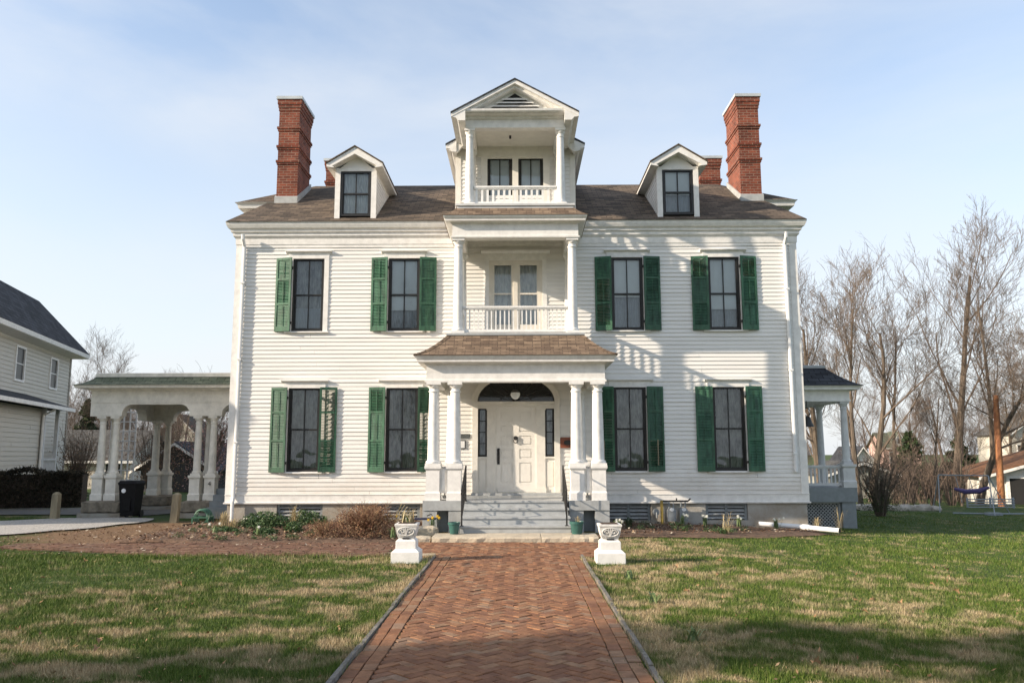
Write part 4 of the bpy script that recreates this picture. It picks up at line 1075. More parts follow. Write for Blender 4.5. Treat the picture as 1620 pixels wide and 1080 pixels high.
mb.sweep(fp, [(-.02, 7.05), (0, 7.06), (0, 7.2), (.03, 7.21), (.03, 7.255), (-.2, 7.27)]); mb.face([(HX-1.3, 17.76, 7.266), (HX+1.3, 17.76, 7.266), (HX+1.3, ty, 7.266), (HX-1.3, ty, 7.266)])
HB(mb, 'tower_balcony_floor', M['trim_grey'])
tx = 1.055
for s in (-1, 1):
    column(HX+s*tx, 17.95, 7.27, 9.11, .10, M['trim'], house); column(HX+s*tx, 19.28, 7.27, 9.11, .085, M['trim'], house)
    railing((HX+s*tx, 18.05), (HX+s*tx, 19.2), 7.27, 7.73, house, M['trim'], 11, 'tower_railing', .022)
railing((HX-tx+.1, 17.95), (HX+tx-.1, 17.95), 7.27, 7.735, house, M['trim'], 15, 'tower_railing', .026)

# ------------------------------------------------------------------ downspouts
mb = MB(); x = HX-6.74
mb.tube([(x, W-.22, 7.0), (x, W-.2, 6.88), (x, W-.075, 6.72), (x, W-.07, 6.55), (x, W-.07, .62), (x, W-.12, .5), (x, W-.12, .0)], .042, 8)
for z in (5.8, 3.9, 1.9): mb.box(x-.05, x+.05, W-.12, W-.02, z-.02, z+.02)
HB(mb, 'downspout', M['white_plain'])
mb = MB(); x = HX+6.66
mb.tube([(x, W-.22, 7.0), (x, W-.2, 6.88), (x, W-.075, 6.72), (x, W-.07, 6.55), (x, W-.07, 1.17)], .045, 8)
for z in (5.6, 3.6, 1.6): mb.box(x-.05, x+.05, W-.12, W-.02, z-.02, z+.02)
o = HB(mb, 'downspout', M['white_plain']); o['label'] = 'downspout that stops short of the ground'

# ------------------------------------------------------------------ east side porch (part of the house)
sx, sy = 8.42, 20.95
mb = MB(); up = [(X1, sy-.12), (sx+.13, sy-.12), (sx+.13, 26)]
mb.sweep(up, [(-.22, 2.93), (.02, 2.93), (.02, 2.97), (0, 2.975), (0, 3.20), (.03, 3.21), (.2, 3.225), (.205, 3.27), (.25, 3.32), (-.05, 3.36)]); mb.sweep(up, [(-.22, 3.2), (-.22, 2.931)])
HB(mb, 'side_porch_entablature', M['trim'])
pr3 = []
for i in range(7):
    f = i/6; pr3.append((.28-.72*f, 3.325+.52*(.35*f+.65*f**1.6)))
mb = MB(); mb.sweep(up, pr3); HB(mb, 'side_porch_roof', M['shingle_dark'])
mb = MB(); mb.sweep(up, [(-.44, 3.83), (-.42, 3.835), (-.42, 3.90), (-.5, 3.92), (-1.3, 3.93)]); HB(mb, 'side_porch_curb', M['grey_paint'])
mb = MB(); mb.box(X1, sx, sy, 26, 3.18, 3.2); HB(mb, 'side_porch_ceiling', M['ceiling'])
mb = MB(); mb.box(X1+.03, sx+.17, sy-.16, 26, .38, .74); HB(mb, 'side_porch_deck', M['grey_paint_dark'])
pedestal(sx, sy, .74, 1.33, .15, .15, M['trim_grey'], house)
for y in (sy, 22.6, 24.6):
    column(sx if y < 22 else sx-.02, y, 1.33 if y == sy else .74, 2.93, .095, M['trim_grey'], house)
column(7.13, 22.6, .74, 2.93, .095, M['trim_grey'], house)
railing((X1+.06, sy), (sx-.16, sy), .76, 1.30, house, M['trim_grey'], 13, 'side_porch_railing', .02)
mb = MB(); mb.box(sx-.22, sx+.13, sy-.12, sy+.25, -.7, .38); HB(mb, 'side_porch_pier', M['grey_paint_dark'])
mb = MB(); mb.box(X1, sx-.22, sy+.1, sy+.12, -.6, .38)
lat = HB(mb, 'lattice_backing', M['dark_room'])  # near-black sheet painted in for the shade under the deck
mb = MB(); ax0, ax1, az0, az1 = X1+.02, sx-.22, -.45, .38
u = -1.0
while u < 2.2:
    for s in (-1, 1):
        # line x = ax0+u + s*(z-az0)
        p0 = None; z = az0; pts = []
        for z in np.linspace(az0, az1, 60):
            x = ax0+u+s*(z-az0) + (0 if s > 0 else .83)
            if ax0 <= x <= ax1: pts.append((x, z))
        if len(pts) > 2:
            yy = sy+.02+(.012 if s > 0 else 0)
            a, b_ = pts[0], pts[-1]; hw = .014
            mb.mesh([(a[0]-hw, yy, a[1]), (a[0]+hw, yy, a[1]), (b_[0]+hw, yy, b_[1]), (b_[0]-hw, yy, b_[1]), (a[0]-hw, yy+.01, a[1]), (a[0]+hw, yy+.01, a[1]), (b_[0]+hw, yy+.01, b_[1]), (b_[0]-hw, yy+.01, b_[1])], [(0,1,2,3),(7,6,5,4),(0,4,5,1),(1,5,6,2),(2,6,7,3),(3,7,4,0)])
    u += .088
mb.box(ax0, ax1, sy+.0, sy+.04, az1-.05, az1-.002); mb.box(ax0, ax0+.05, sy-.001, sy+.041, az0, az1-.05); mb.box(ax1-.05, ax1, sy-.001, sy+.041, az0, az1-.05)
HB(mb, 'lattice', M['grey_paint'])

# ================================================================== THINGS AROUND THE PORCH
def single(mb, name, mat, loc, label, cat, group=None, **k):
    return tag(mb.build(name, mat, loc=loc, **k), label, cat, group)
for a, b_, lb in ((-1.60, .40, 'long pale limestone slab at the foot of the steps, left of the crack'), (.412, 1.46, 'shorter pale limestone slab at the foot of the steps, right of the crack')):
    mb = MB(); r = random.Random(int(a*10)+40); n = 12; vs = []
    for i in range(n+1):
        x = a+(b_-a)*i/n
        for y, z in ((15.08, -.1), (15.08, .07), (15.11, .095), (15.80, .10), (15.80, -.1)): vs.append((x, y+r.gauss(0, .008)*(y < 15.5), z+r.gauss(0, .003)*(z > 0)))
    fs = []
    for i in range(n):
        for j in range(4): fs.append((i*5+j, (i+1)*5+j, (i+1)*5+j+1, i*5+j+1))
    fs += [(0,1,2,3,4), tuple(n*5+q for q in (4,3,2,1,0))]; mb.mesh(vs, fs)
    single(mb, 'stone_slab', M['stone'], ((a+b_)/2, 15.4, 0), lb, 'stone slab')
def rough_block(x0, x1, y0, y1, z0, z1, seed, amp=.015, n=5, mb=None):
    mb = mb or MB(); r = random.Random(seed)
    import itertools
    idx = {}
    vs = []; fs = []
    def vert(i, j, k):
        key = (i, j, k)
        if key not in idx:
            x = x0+(x1-x0)*i/n; y = y0+(y1-y0)*j/n; z = z0+(z1-z0)*k/n
            ed = (i in (0, n))+(j in (0, n))+(k in (0, n)); c = Vector(((x0+x1)/2, (y0+y1)/2, (z0+z1)/2)); p = Vector((x, y, z))
            sh = min(x1-x0, y1-y0, z1-z0)*.10*(ed-1)
            d = (c-p); d = Vector((math.copysign(1, d.x)*(i in (0, n)), math.copysign(1, d.y)*(j in (0, n)), math.copysign(1, d.z)*(k in (0, n))))
            p += d*sh + Vector((mnoise.noise(p*7+Vector((seed, 0, 0))), mnoise.noise(p*7+Vector((0, seed, 0))), mnoise.noise(p*7+Vector((0, 0, seed)))))*amp
            idx[key] = len(vs); vs.append(tuple(p))
        return idx[key]
    for a in range(n):
        for b_ in range(n):
            fs.append((vert(a,b_,0), vert(a,b_+1,0), vert(a+1,b_+1,0), vert(a+1,b_,0))); fs.append((vert(a,b_,n), vert(a+1,b_,n), vert(a+1,b_+1,n), vert(a,b_+1,n)))
            fs.append((vert(a,0,b_), vert(a+1,0,b_), vert(a+1,0,b_+1), vert(a,0,b_+1))); fs.append((vert(a,n,b_), vert(a,n,b_+1), vert(a+1,n,b_+1), vert(a+1,n,b_)))
            fs.append((vert(0,a,b_), vert(0,a,b_+1), vert(0,a+1,b_+1), vert(0,a+1,b_))); fs.append((vert(n,a,b_), vert(n,a+1,b_), vert(n,a+1,b_+1), vert(n,a,b_+1)))
    mb.mesh(vs, fs); return mb
single(rough_block(-2.06, -1.63, 15.1, 15.5, -.04, .10, 3, .03), 'edging_block', M['stone'], (-1.85, 15.3, 0), 'rough limestone block on the ground left of the long slab', 'stone block')
single(rough_block(-2.0, -1.58, 15.9, 16.2, .0, .22, 5, .02), 'planter_block', M['stone'], (-1.8, 16.05, 0), 'rough limestone block behind the left urn, in front of yellow daffodils', 'stone block')

# ---- urns
def make_urn(x, y):
    t = thing('urn', (x, y, gz(x, y)), 'white square garden urn with dead stems on the left of the brick walk', 'urn', 'white garden urns flanking the brick walk')
    z = WL[t][2]
    mb = MB()
    mb.box(x-.212, x+.212, y-.212, y+.212, z-.05, z+.15); mb.frustum(x, y, z+.15, z+.195, .208, .208, .158, .158)
    mb.box(x-.152, x+.152, y-.152, y+.152, z+.195, z+.305); mb.frustum(x, y, z+.305, z+.335, .152, .152, .122, .122); mb.box(x-.118, x+.118, y-.118, y+.118, z+.335, z+.347)
    o = mb.build('plinth', M['white_stone'], t); bv = o.modifiers.new('bevel', 'BEVEL'); bv.width = .010; bv.segments = 2; bv.limit_method = 'ANGLE'
    mb = MB(); mb.box(x-.055, x+.055, y-.135, y-.112, z+.336, z+.350); mb.build('slot', M['dark_room'], t)
    mb = MB(); pr = [(.112, .347), (.122, .36), (.138, .40), (.150, .45), (.157, .50), (.159, .522), (.170, .528), (.172, .555), (.166, .562), (.15, .562)]
    for (a0, h0), (a1, h1) in zip(pr, pr[1:]): mb.frustum(x, y, z+h0, z+h1, a0, a0, a1, a1) if h1 > h0 else mb.mesh([], [])
    vs = []; fs = []
    for a, h in pr[-4:]:
        vs += [(x-a, y-a, z+h), (x+a, y-a, z+h), (x+a, y+a, z+h), (x-a, y+a, z+h)]
    u = mb.build('bowl', M['urn'], t)
    mb = MB()                                       # flat oval greyed to look dished, scrolls on the front face
    def onface(px, pz, d=0.):
        f = (pz-.36)/.16; yy = y-(.122+.036*min(1, max(0, f))**.8) - .002 - d; return (x+px, yy, z+pz)
    mb.face([onface(.118*math.cos(a), .450+.060*math.sin(a), .004) for a in [2*math.pi*i/24 for i in range(24)]])
    mb.build('relief_panel', M['urn_recess'], u)
    mb = MB()
    mb.tube([onface(.120*math.cos(a), .450+.062*math.sin(a), .007) for a in [2*math.pi*i/28 for i in range(29)]], .008, 6)
    for s in (-1, 1):
        mb.tube([onface(s*(.052+.038*math.cos(a)*(1-a/9)), .450+.038*math.sin(a)*(1-a/9), .009) for a in [i*.35 for i in range(20)]], .007, 5)
        mb.tube([onface(s*.008, .40, .008), onface(s*.016, .45, .010), onface(s*.030, .50, .008)], .006, 5)
    mb.tube([onface(0, .395, .008), onface(0, .505, .010)], .007, 5)
    mb.build('relief', M['urn'], u)
    mb = MB(); n = 20; r = random.Random(2)
    for i in range(6):
        for j in range(6):
            pass
    mb.frustum(x, y, z+.52, z+.572, .145, .145, .12, .12); mb.build('soil', M['soil'], t)
    return t
urn = make_urn(-1.705, 12.55)
def blades(n, h, spread, wdt, seed, arch=.5, base=.05, hv=.35):
    """arching strap leaves around the origin"""
    mb = MB(); r = random.Random(seed)
    for _ in range(n):
        a = r.random()*6.283; b0 = base*math.sqrt(r.random()); hh = h*(1-hv*r.random()); out = spread*(.15+.85*r.random()); w_ = wdt*r.uniform(.6, 1.2)
        d = Vector((math.cos(a), math.sin(a), 0)); s = Vector((-d.y, d.x, 0)); p0 = Vector((math.cos(a*3)*b0, math.sin(a*3)*b0, 0))
        pts = [p0, p0+d*out*.25+Vector((0, 0, hh*.5)), p0+d*out*.6+Vector((0, 0, hh*.9)), p0+d*out*(1+.3*arch)+Vector((0, 0, hh*(1-.35*arch*r.random())))]
        ws = [w_*.7, w_, w_*.75, .0008]; vs = []
        for p, ww in zip(pts, ws): vs += [p-s*ww, p+s*ww]
        mb.mesh([tuple(v) for v in vs], [(0,1,3,2), (2,3,5,4), (4,5,7,6)])
    return mb
def moved(mb, x, y, z, rot=0., sc=1.):
    c, s = math.cos(rot), math.sin(rot)
    mb.v = [(x+(a*c-b_*s)*sc, y+(a*s+b_*c)*sc, z+d*sc) for a, b_, d in mb.v]; return mb
urn2 = copy_thing(urn, (1.36, 12.38, gz(1.36, 12.38)), 0, 1, 'white square garden urn with bare soil on the right of the brick walk')
st_ = moved(blades(26, .24, .16, .006, 5, .4, .10), -1.705, 12.55, .55).build('dry_stems', M['straw'], urn, uv=False)
moved(blades(16, .17, .12, .007, 6, .4, .08), -1.72, 12.55, .55).build('stems', M['leaf_green'], urn, uv=False)

# ---- pots, handrails, lantern, plaques
def pot(x, y, z, r, h, label, plant):
    t = thing('flower_pot', (x, y, z), label, 'flower pot', 'green flower pots beside the steps')
    mb = MB(); mb.lathe([(r*.72, z), (r*.78, z+.02), (r*.98, z+h*.78), (r*1.12, z+h*.8), (r*1.13, z+h), (r*1.0, z+h), (r*.95, z+h*.86)], x, y, 22); mb.build('pot', M['pot_green'], t, smooth=True)
    mb = MB(); mb.lathe([(r*.96, z+h*.84), (r*.6, z+h*.90), (.01, z+h*.92)], x, y, 14); mb.build('soil', M['soil'], t)
    if plant: moved(blades(14, .16, .13, .004, 3, .7, .05), x+.02, y, z+h*.88).build('plant', M['straw'], t, uv=False)
    return t
pot(-1.235, 15.66, .1, .105, .22, 'green glazed flower pot left of the porch steps', False)
pot(1.10, 15.62, .1, .125, .235, 'wide green glazed flower pot right of the porch steps with wilted stems', True)
def handrail(x, label):
    t = thing('handrail', (x, 16.4, .2), label, 'handrail', 'black iron handrails on the porch steps')
    mb = MB(); a = Vector((x, 17.02, 1.36)); b_ = Vector((x, 15.86, .93))
    mb.tube([a+Vector((0, .06, -.03)), a, b_, b_+Vector((0, -.07, -.02)), b_+Vector((0, -.10, -.07)), b_+Vector((0, -.06, -.10))], .017, 6)
    mb.build('top_rail', M['iron'], t)
    for p, z0 in ((a, FZ), (b_, .23)):
        mb = MB(); mb.box(p.x-.015, p.x+.015, p.y-.015, p.y+.015, z0, p.z-.014); mb.box(p.x-.035, p.x+.035, p.y-.035, p.y+.035, z0, z0+.012); mb.build('post', M['iron'], t)
    mb = MB(); mb.tube([a+Vector((0, 0, -.55)), b_+Vector((0, 0, -.55))], .011, 5); mb.build('lower_rail', M['iron'], t)
    for i in range(1, 6):
        p = a.lerp(b_, i/6); mb = MB(); mb.tube([p+Vector((0, 0, -.012)), p+Vector((0, 0, -.55))], .008, 5); mb.build('bar', M['iron'], t)
    mb = MB(); c = a.lerp(b_, .5)+Vector((0, 0, -.28))
    mb.tube([c+Vector((.010, .16*math.cos(q)*(1-q/14), .16*math.sin(q)*(1-q/14))) for q in [i*.4 for i in range(26)]], .007, 4); mb.build('scroll', M['iron'], t)
    return t
handrail(HX-1.045, 'black wrought iron handrail on the left side of the steps'); handrail(HX+.985, 'black wrought iron handrail on the right side of the steps')
t = thing('porch_lantern', (HX-.01, 18.4, 3.52), 'white glass globe lantern hanging from the porch ceiling before the fanlight', 'lantern')
mb = MB(); mb.lathe([(.05, 3.50), (.05, 3.52)], HX-.01, 18.4, 12); mb.tube([(HX-.01, 18.4, 3.50), (HX-.01, 18.4, 3.05)], .008, 5); mb.lathe([(.03, 3.06), (.085, 3.03), (.095, 3.0), (.09, 2.99)], HX-.01, 18.4, 16); mb.build('hanger', M['iron'], t)
mb = MB(); mb.lathe([(.006, 2.835), (.05, 2.85), (.095, 2.90), (.11, 2.95), (.10, 2.99), (.085, 3.0)], HX-.01, 18.4, 20); mb.build('globe', M['white_plain'], t, smooth=True)
mb = MB(); mb.lathe([(.004, 2.80), (.014, 2.815), (.01, 2.835)], HX-.01, 18.4, 8); mb.build('finial', M['iron'], t)
t = thing('wall_plaque', (-1.31, W-.03, 2.03), 'narrow dark bronze plaque on the wall left of the door', 'plaque')
mb = MB(); mb.box(-1.46, -1.17, W-.045, W-.02, 1.985, 2.085); mb.build('plate', M['dark_plate'], t)
t = thing('notice', (-1.36, W-.03, 1.85), 'white notice in a black frame below the bronze plaque', 'notice')
mb = MB(); mb.box(-1.49, -1.275, W-.04, W-.02, 1.73, 1.935); mb.build('frame', M['black'], t)
mb = MB(); mb.box(-1.475, -1.295, W-.043, W-.039, 1.75, 1.915); mb.build('sheet', M['white_plain'], t)
t = thing('wall_plaque', (1.17, W-.03, 1.87), 'red brown plaque with a dark oval on the wall right of the door', 'plaque')
mb = MB(); mb.prism([(1.0, 1.76), (1.02, 1.745), (1.36, 1.745), (1.38, 1.76), (1.38, 1.985), (1.36, 2.0), (1.02, 2.0), (1.0, 1.985)], W-.05, W-.02, 'y'); mb.build('board', M['red_plate'], t)
mb = MB(); mb.prism([(1.19+.11*math.cos(a), 1.872+.06*math.sin(a)) for a in [2*math.pi*i/20 for i in range(20)]], W-.056, W-.05, 'y'); mb.build('oval', M['iron'], t)
for x in (HX+2.755-OW-.27, HX+2.755+OW+.235):
    mb = MB(); mb.box(x-.011, x+.011, W-.19, W-.165, 1.33, 1.93); HB(mb, 'tilt_rod', M['post_wood'])

# ---- gas meter, drain pipe, hose
gx = 3.36; gy = W-.22
t = thing('gas_meter', (3.6, gy, 0), 'yellow and grey gas pipes with two meters against the foundation', 'gas meter')
mb = MB(); mb.tube([(gx, gy, -.1), (gx, gy, .52)], .035, 8); mb.build('riser', M['yellow_pipe'], t)
mb = MB(); mb.tube([(gx, gy, .50), (gx+.62, gy, .50)], .022, 8); mb.tube([(gx+.62, gy, .50), (gx+.68, gy, .56)], .018, 6); mb.tube([(gx+.35, gy, .5), (gx+.35, gy, .57)], .018, 6); mb.build('header_pipe', M['iron'], t)
for dx in (.22, .5):
    mb = MB(); mb.box(gx+dx-.1, gx+dx+.1, gy-.08, gy+.08, .04, .28); mb.frustum(gx+dx, gy, .28, .34, .1, .08, .07, .06); mb.lathe([(.045, .18), (.045, .182)], gx+dx, gy, 10); m_ = mb.build('meter', M['meter'], t)
    mb = MB(); mb.prism([(gx+dx+.05*math.cos(2*math.pi*i/14), .28+.03+.04*math.sin(2*math.pi*i/14)) for i in range(14)], gy-.1, gy-.085, 'y'); mb.build('dial', M['white_plain'], m_)
    for s in (-.05, .05):
        mb = MB(); mb.tube([(gx+dx+s, gy, .33), (gx+dx+s, gy, .49)], .016, 6); mb.build('pipe', M['meter'], m_)
mb = MB(); mb.prism([(gx-.14+.075*math.cos(2*math.pi*i/18), .25+.075*math.sin(2*math.pi*i/18)) for i in range(18)], gy-.05, gy+.05, 'y'); mb.tube([(gx-.14, gy-.1, .25), (gx-.14, gy-.11, .12)], .02, 6); mb.build('regulator', M['meter'], t)
mb = MB(); P_ = [(5.55, 19.05), (6.1, 18.9), (6.45, 18.75), (6.75, 18.45), (7.05, 18.15)]
mb.tube([(x, y, bump_z(x, y)+.13) for x, y in P_], .055, 10)
t = thing('drain_pipe', (6.3, 18.7, gz(6.3, 18.7)), 'white plastic drain pipe lying on the bed at the right corner of the house', 'drain pipe')
mb.build('pipe', M['white_plain'], t, smooth=True)
mb = MB(); q0, q1 = P_[2], P_[3]; mb.tube([(q0[0], q0[1], bump_z(*q0)+.13), ((q0[0]*.6+q1[0]*.4), (q0[1]*.6+q1[1]*.4), bump_z(*q0)*.6+bump_z(*q1)*.4+.13)], .066, 10); mb.build('coupling', M['white_plain'], t)
mb = MB(); e = P_[-1]; d = Vector((.3, -.3, 0)).normalized(); mb.tube([(e[0], e[1], bump_z(*e)+.13), (e[0]+d.x*.012, e[1]+d.y*.012, bump_z(*e)+.13)], .047, 10); mb.build('pipe_mouth', M['dark_room'], t)

t = thing('hose_reel', (-7.28, 18.9, 0), 'green garden hose coiled on a reel by the left corner of the house', 'hose reel')
mb = MB()
for i in range(9):
    rr = .15+.012*(i % 3); yy = 18.72+.03*i
    mb.tube([(-7.28+rr*math.cos(a), yy+.01*math.sin(3*a), .19+rr*math.sin(a)) for a in [2*math.pi*k/22 for k in range(23)]], .013, 5)
mb.build('hose', M['hose'], t)
for yy in (18.68, 19.02):
    mb = MB(); mb.box(-7.47, -7.44, yy-.012, yy+.012, 0, .2); mb.box(-7.12, -7.09, yy-.012, yy+.012, 0, .2); mb.box(-7.44, -7.12, yy-.012, yy+.012, .17, .2); mb.build('reel_frame', M['hose'], t)
mb = MB(); mb.tube([(-7.28, 18.6, .05), (-7.35, 18.45, .02), (-7.5, 18.3, .02)], .05, 7); mb.build('spout', M['plastic'], t)

# ================================================================== PORTE-COCHERE
px0, px1, pf, pb = -11.36, X0-.0, 21.3, 24.5
pc = thing('carriage_porch', (-9.4, 22.9, 0), 'weathered cream carriage porch with clustered columns at the left side of the house', 'porte cochere')
def arch_panel(u0, u1, openings, ztop, zlow, zhi, rad):
    pts = [(u0, zlow)]
    for a, b_ in openings:
        pts.append((a, zlow))
        if b_ is None: b_ = u1
        for i in range(9):
            t_ = math.pi/2*i/8; pts.append((a+rad*(1-math.cos(t_)), zhi-rad+rad*math.sin(t_)))
        if b_ != u1:
            for i in range(9):
                t_ = math.pi/2*(1-i/8); pts.append((b_-rad*(1-math.cos(t_)), zhi-rad+rad*math.sin(t_)))
            pts.append((b_, zlow))
        else: pts.append((u1, zhi))
    if not openings or openings[-1][1] is not None: pts.append((u1, zlow))
    pts += [(u1, ztop), (u0, ztop)]; return pts
for y in (pf, pb):
    mb = MB(); mb.prism(arch_panel(px0, px1, [(-10.52, -8.72), (-7.86, None)], 3.30, 2.62, 2.93, .26), y, y+.26, 'y'); mb.build('arched_beam', M['porte'], pc)
mb = MB(); mb.prism(arch_panel(pf+.26, pb, [(pf+.75, pb-.5)], 3.30, 2.62, 2.93, .26), px0, px0+.26, 'x'); mb.build('arched_beam', M['porte'], pc)
for y in (pf-.006,):
    mb = MB(); mb.box(px0-.008, px1, y-.012, y+.0, 2.98, 3.0); mb.build('moulding', M['porte'], pc)
mb = MB(); up = [(px0, pb+.26), (px0, pf), (px1, pf)]
mb.sweep(up, [(0, 3.28), (.03, 3.29), (.05, 3.33), (.30, 3.35), (.32, 3.42), (.34, 3.43)]); mb.build('cornice', M['porte'], pc)
mb = MB(); mb.sweep(up, [(.35, 3.425), (.16, 3.49), (.0, 3.60), (-.06, 3.68)]); mb.sweep(up, [(.34, 3.42), (.35, 3.425)]); mb.build('roof', M['shingle_green'], pc)
mb = MB(); mb.sweep(up, [(-.06, 3.66), (-.05, 3.665), (-.05, 3.76), (-.12, 3.78)]); mb.box(px0+.08, px1, pf+.08, pb+.2, 3.70, 3.74); mb.build('roof_curb', M['porte'], pc)
mb = MB(); mb.box(px0+.1, px1, pf+.26, pb, 3.24, 3.27); mb.build('ceiling', M['porte'], pc)
for y in (pf+.13, pb+.13):
    dy = .36 if y < 23 else -.36
    for cxs in ((-11.06, -10.70), (-8.50, -8.10)):
        sq = [(cxs[0], y), (cxs[1], y), ((cxs[0]+cxs[1])/2 - (.05 if y < 23 else 0), y+dy)]
        for x, yy in sq:
            column(x, yy, 1.07, 2.62, .098, M['porte'], pc, n=14); pedestal(x, yy, .42, 1.07, .135, .135, M['porte'], pc)
        c = sum(cxs)/2
        rough_block(c-.52, c+.52, y-.28+min(0, dy), y+.28+max(0, dy), .10, .42, int(c*10)+int(y), .03, 8).build('stone_base', M['rubble'], pc, smooth=True)
        mb = MB(); mb.box(c-.56, c+.56, y-.30+min(0, dy), y+.30+max(0, dy), -.3, .11); mb.build('footing', M['concrete'], pc)
fc = bpy.data.curves.new('house_number', 'FONT'); fc.body = '4'; fc.size = .17; fc.extrude = .002  # dark glyph-shaped mark on the pedestal face
fo_ = bpy.data.objects.new('house_number', fc); COL.objects.link(fo_)
fm_ = bpy.data.meshes.new_from_object(fo_); bpy.data.objects.remove(fo_)
fm_.materials.clear(); fm_.materials.append(M['iron'])
ob = bpy.data.objects.new('number', fm_); COL.objects.link(ob); ob.parent = pc; ob.rotation_euler = (R(90), 0, 0); ob.location = Vector((-8.13, pf+.13-.162, .80))-Vector(WL[pc])
t = thing('side_steps', (-7.6, 21.5, 0), 'grey wooden steps between the carriage porch and the left side of the house', 'steps')
for i in range(4):
    mb = MB(); mb.box(-7.95+.0*i, X0-.05, 20.75+.22*i, 20.75+.22*(i+1)+.02, 0 if i == 0 else .0, .15*(i+1)+.12); mb.build('step', M['grey_paint_dark'], t)
# trellis, bin, posts
t = thing('trellis', (-12.9, 26.2, gz(-12.9, 26.2)), 'tall white wooden trellis behind the carriage porch columns', 'trellis')
for i in range(5):
    x = -13.25+.2*i; mb = MB(); mb.box(x-.022, x+.022, 26.19, 26.22, 0, 3.2); mb.build('upright', M['trim_grey'], t)
for i in range(9):
    z = .5+.31*i; mb = MB(); mb.box(-13.27, -12.43, 26.165, 26.189, z-.016, z+.016); mb.build('slat', M['trim_grey'], t)
t = thing('wheelie_bin', (-9.98, 20.98, 0), 'black wheeled rubbish bin with a white round sticker, between carriage porch columns', 'bin')
mb = MB(); bxx, byy = -9.98, 20.98
mb.frustum(bxx, byy, .07, .88, .17, .19, .22, .25); mb.box(bxx-.23, bxx+.23, byy-.26, byy+.26, .84, .88); mb.box(bxx-.09, bxx+.09, byy-.24, byy-.19, .2, .5); mb.build('body', M['plastic'], t)
mb = MB(); mb.frustum(bxx, byy, .882, .95, .245, .275, .20, .23); mb.build('lid', M['plastic'], t)
for s in (-1, 1):
    mb = MB(); mb.tube([(bxx+s*.16, byy+.20, .1), (bxx+s*.21, byy+.20, .1)], .1, 14); mb.build('wheel', M['iron'], t)
mb = MB(); mb.prism([(bxx-.09+.055*math.cos(2*math.pi*i/18), .70+.055*math.sin(2*math.pi*i/18)) for i in range(18)], byy-.249, byy-.236, 'y'); mb.build('sticker', M['white_plain'], t)
def post(x, y, h, w_, lean, label):
    mb = MB(); z = gz(x, y)-.1; vs = []
    mb.frustum(x, y, z, z+h+.05, w_, w_, w_*.92, w_*.92); mb.frustum(x, y, z+h+.05, z+h+.10, w_*.92, w_*.92, w_*.35, w_*.35)
    mb.v = [(a+lean*(c-z), b_, c) for a, b_, c in mb.v]
    single(mb, 'wooden_post', M['post_wood'], (x, y, gz(x, y)), label, 'post', 'short wooden posts beside the drive')
post(-11.68, 20.55, .68, .085, .02, 'short weathered wooden post at the far left edge of the gravel'); post(-8.28, 19.65, .70, .085, .06, 'short leaning weathered post at the right end of the gravel')

# ================================================================== NEIGHBOURS
nb = thing('neighbour_house', (-16.9, 30, 0), 'cream clapboard house with a dark hip roof at the left edge', 'house', 'buildings around the lawn')
nx_, ny_ = -16.9, 30
mb = MB(); siding(mb, 13.2, 30, .3, 5.2, lambda u, o, z: (nx_+o, u, z), [(ny_-2.33, ny_-1.52, 3.9, 4.98), (ny_-5.58, ny_-4.77, 3.9, 4.98), (ny_-8.88, ny_-8.07, 3.9, 4.98)], .13)
siding(mb, -26, nx_, .3, 5.2, lambda u, o, z: (u, 13.2-o, z), (), .13)
siding(mb, -nx_, 26, .3, 5.2, lambda u, o, z: (-u, 30+o, z), (), .13); mb.build('wall', M['vinyl'], nb)
mb = MB(); mb.box(nx_-.3, nx_-.02, 13.3, 29.9, -.4, .3); mb.box(nx_-.02, nx_+.035, 29.88, 30.03, .3, 5.2); mb.build('foundation', M['concrete'], nb)
for y in (ny_-1.925, ny_-5.175, ny_-8.475):
    mb = MB(); 
    for a, b_, c, d in ((y-.42, y-.35, 3.88, 5.0), (y+.35, y+.42, 3.88, 5.0), (y-.35, y+.35, 4.93, 5.0), (y-.35, y+.35, 3.88, 3.95)): mb.box(nx_-.02, nx_+.05, a, b_, c, d)
    mb.box(nx_-.02, nx_+.02, y-.35, y+.35, 4.43, 4.46); w_ = mb.build('window', M['trim'], nb)
    mb = MB(); mb.face([(nx_+.005, y-.42, 3.9), (nx_+.005, y+.42, 3.9), (nx_+.005, y+.42, 5.02), (nx_+.005, y-.42, 5.02)]); mb.build('pane', M['window_dark'], w_)
mb = MB(); a = [(-26.6, 12.6, 5.42), (nx_+.5, 12.6, 5.42), (nx_+.5, 30.6, 5.42), (-26.6, 30.6, 5.42)]; d = [(-25.2, 14.2, 7.2), (nx_-.95, 14.2, 7.2), (nx_-.95, 29.1, 7.2), (-25.2, 29.1, 7.2)]
for i in range(4): mb.face([a[i], a[(i+1) % 4], d[(i+1) % 4], d[i]])
mb.face(d); mb.build('roof', M['shingle_dark'], nb)
mb = MB(); mb.sweep([(nx_, 13.2), (nx_, 30), (-26, 30)], [(.0, 5.1), (.02, 5.18), (.46, 5.24), (.50, 5.26), (.52, 5.40), (.4, 5.43)]); mb.build('eave', M['trim'], nb)
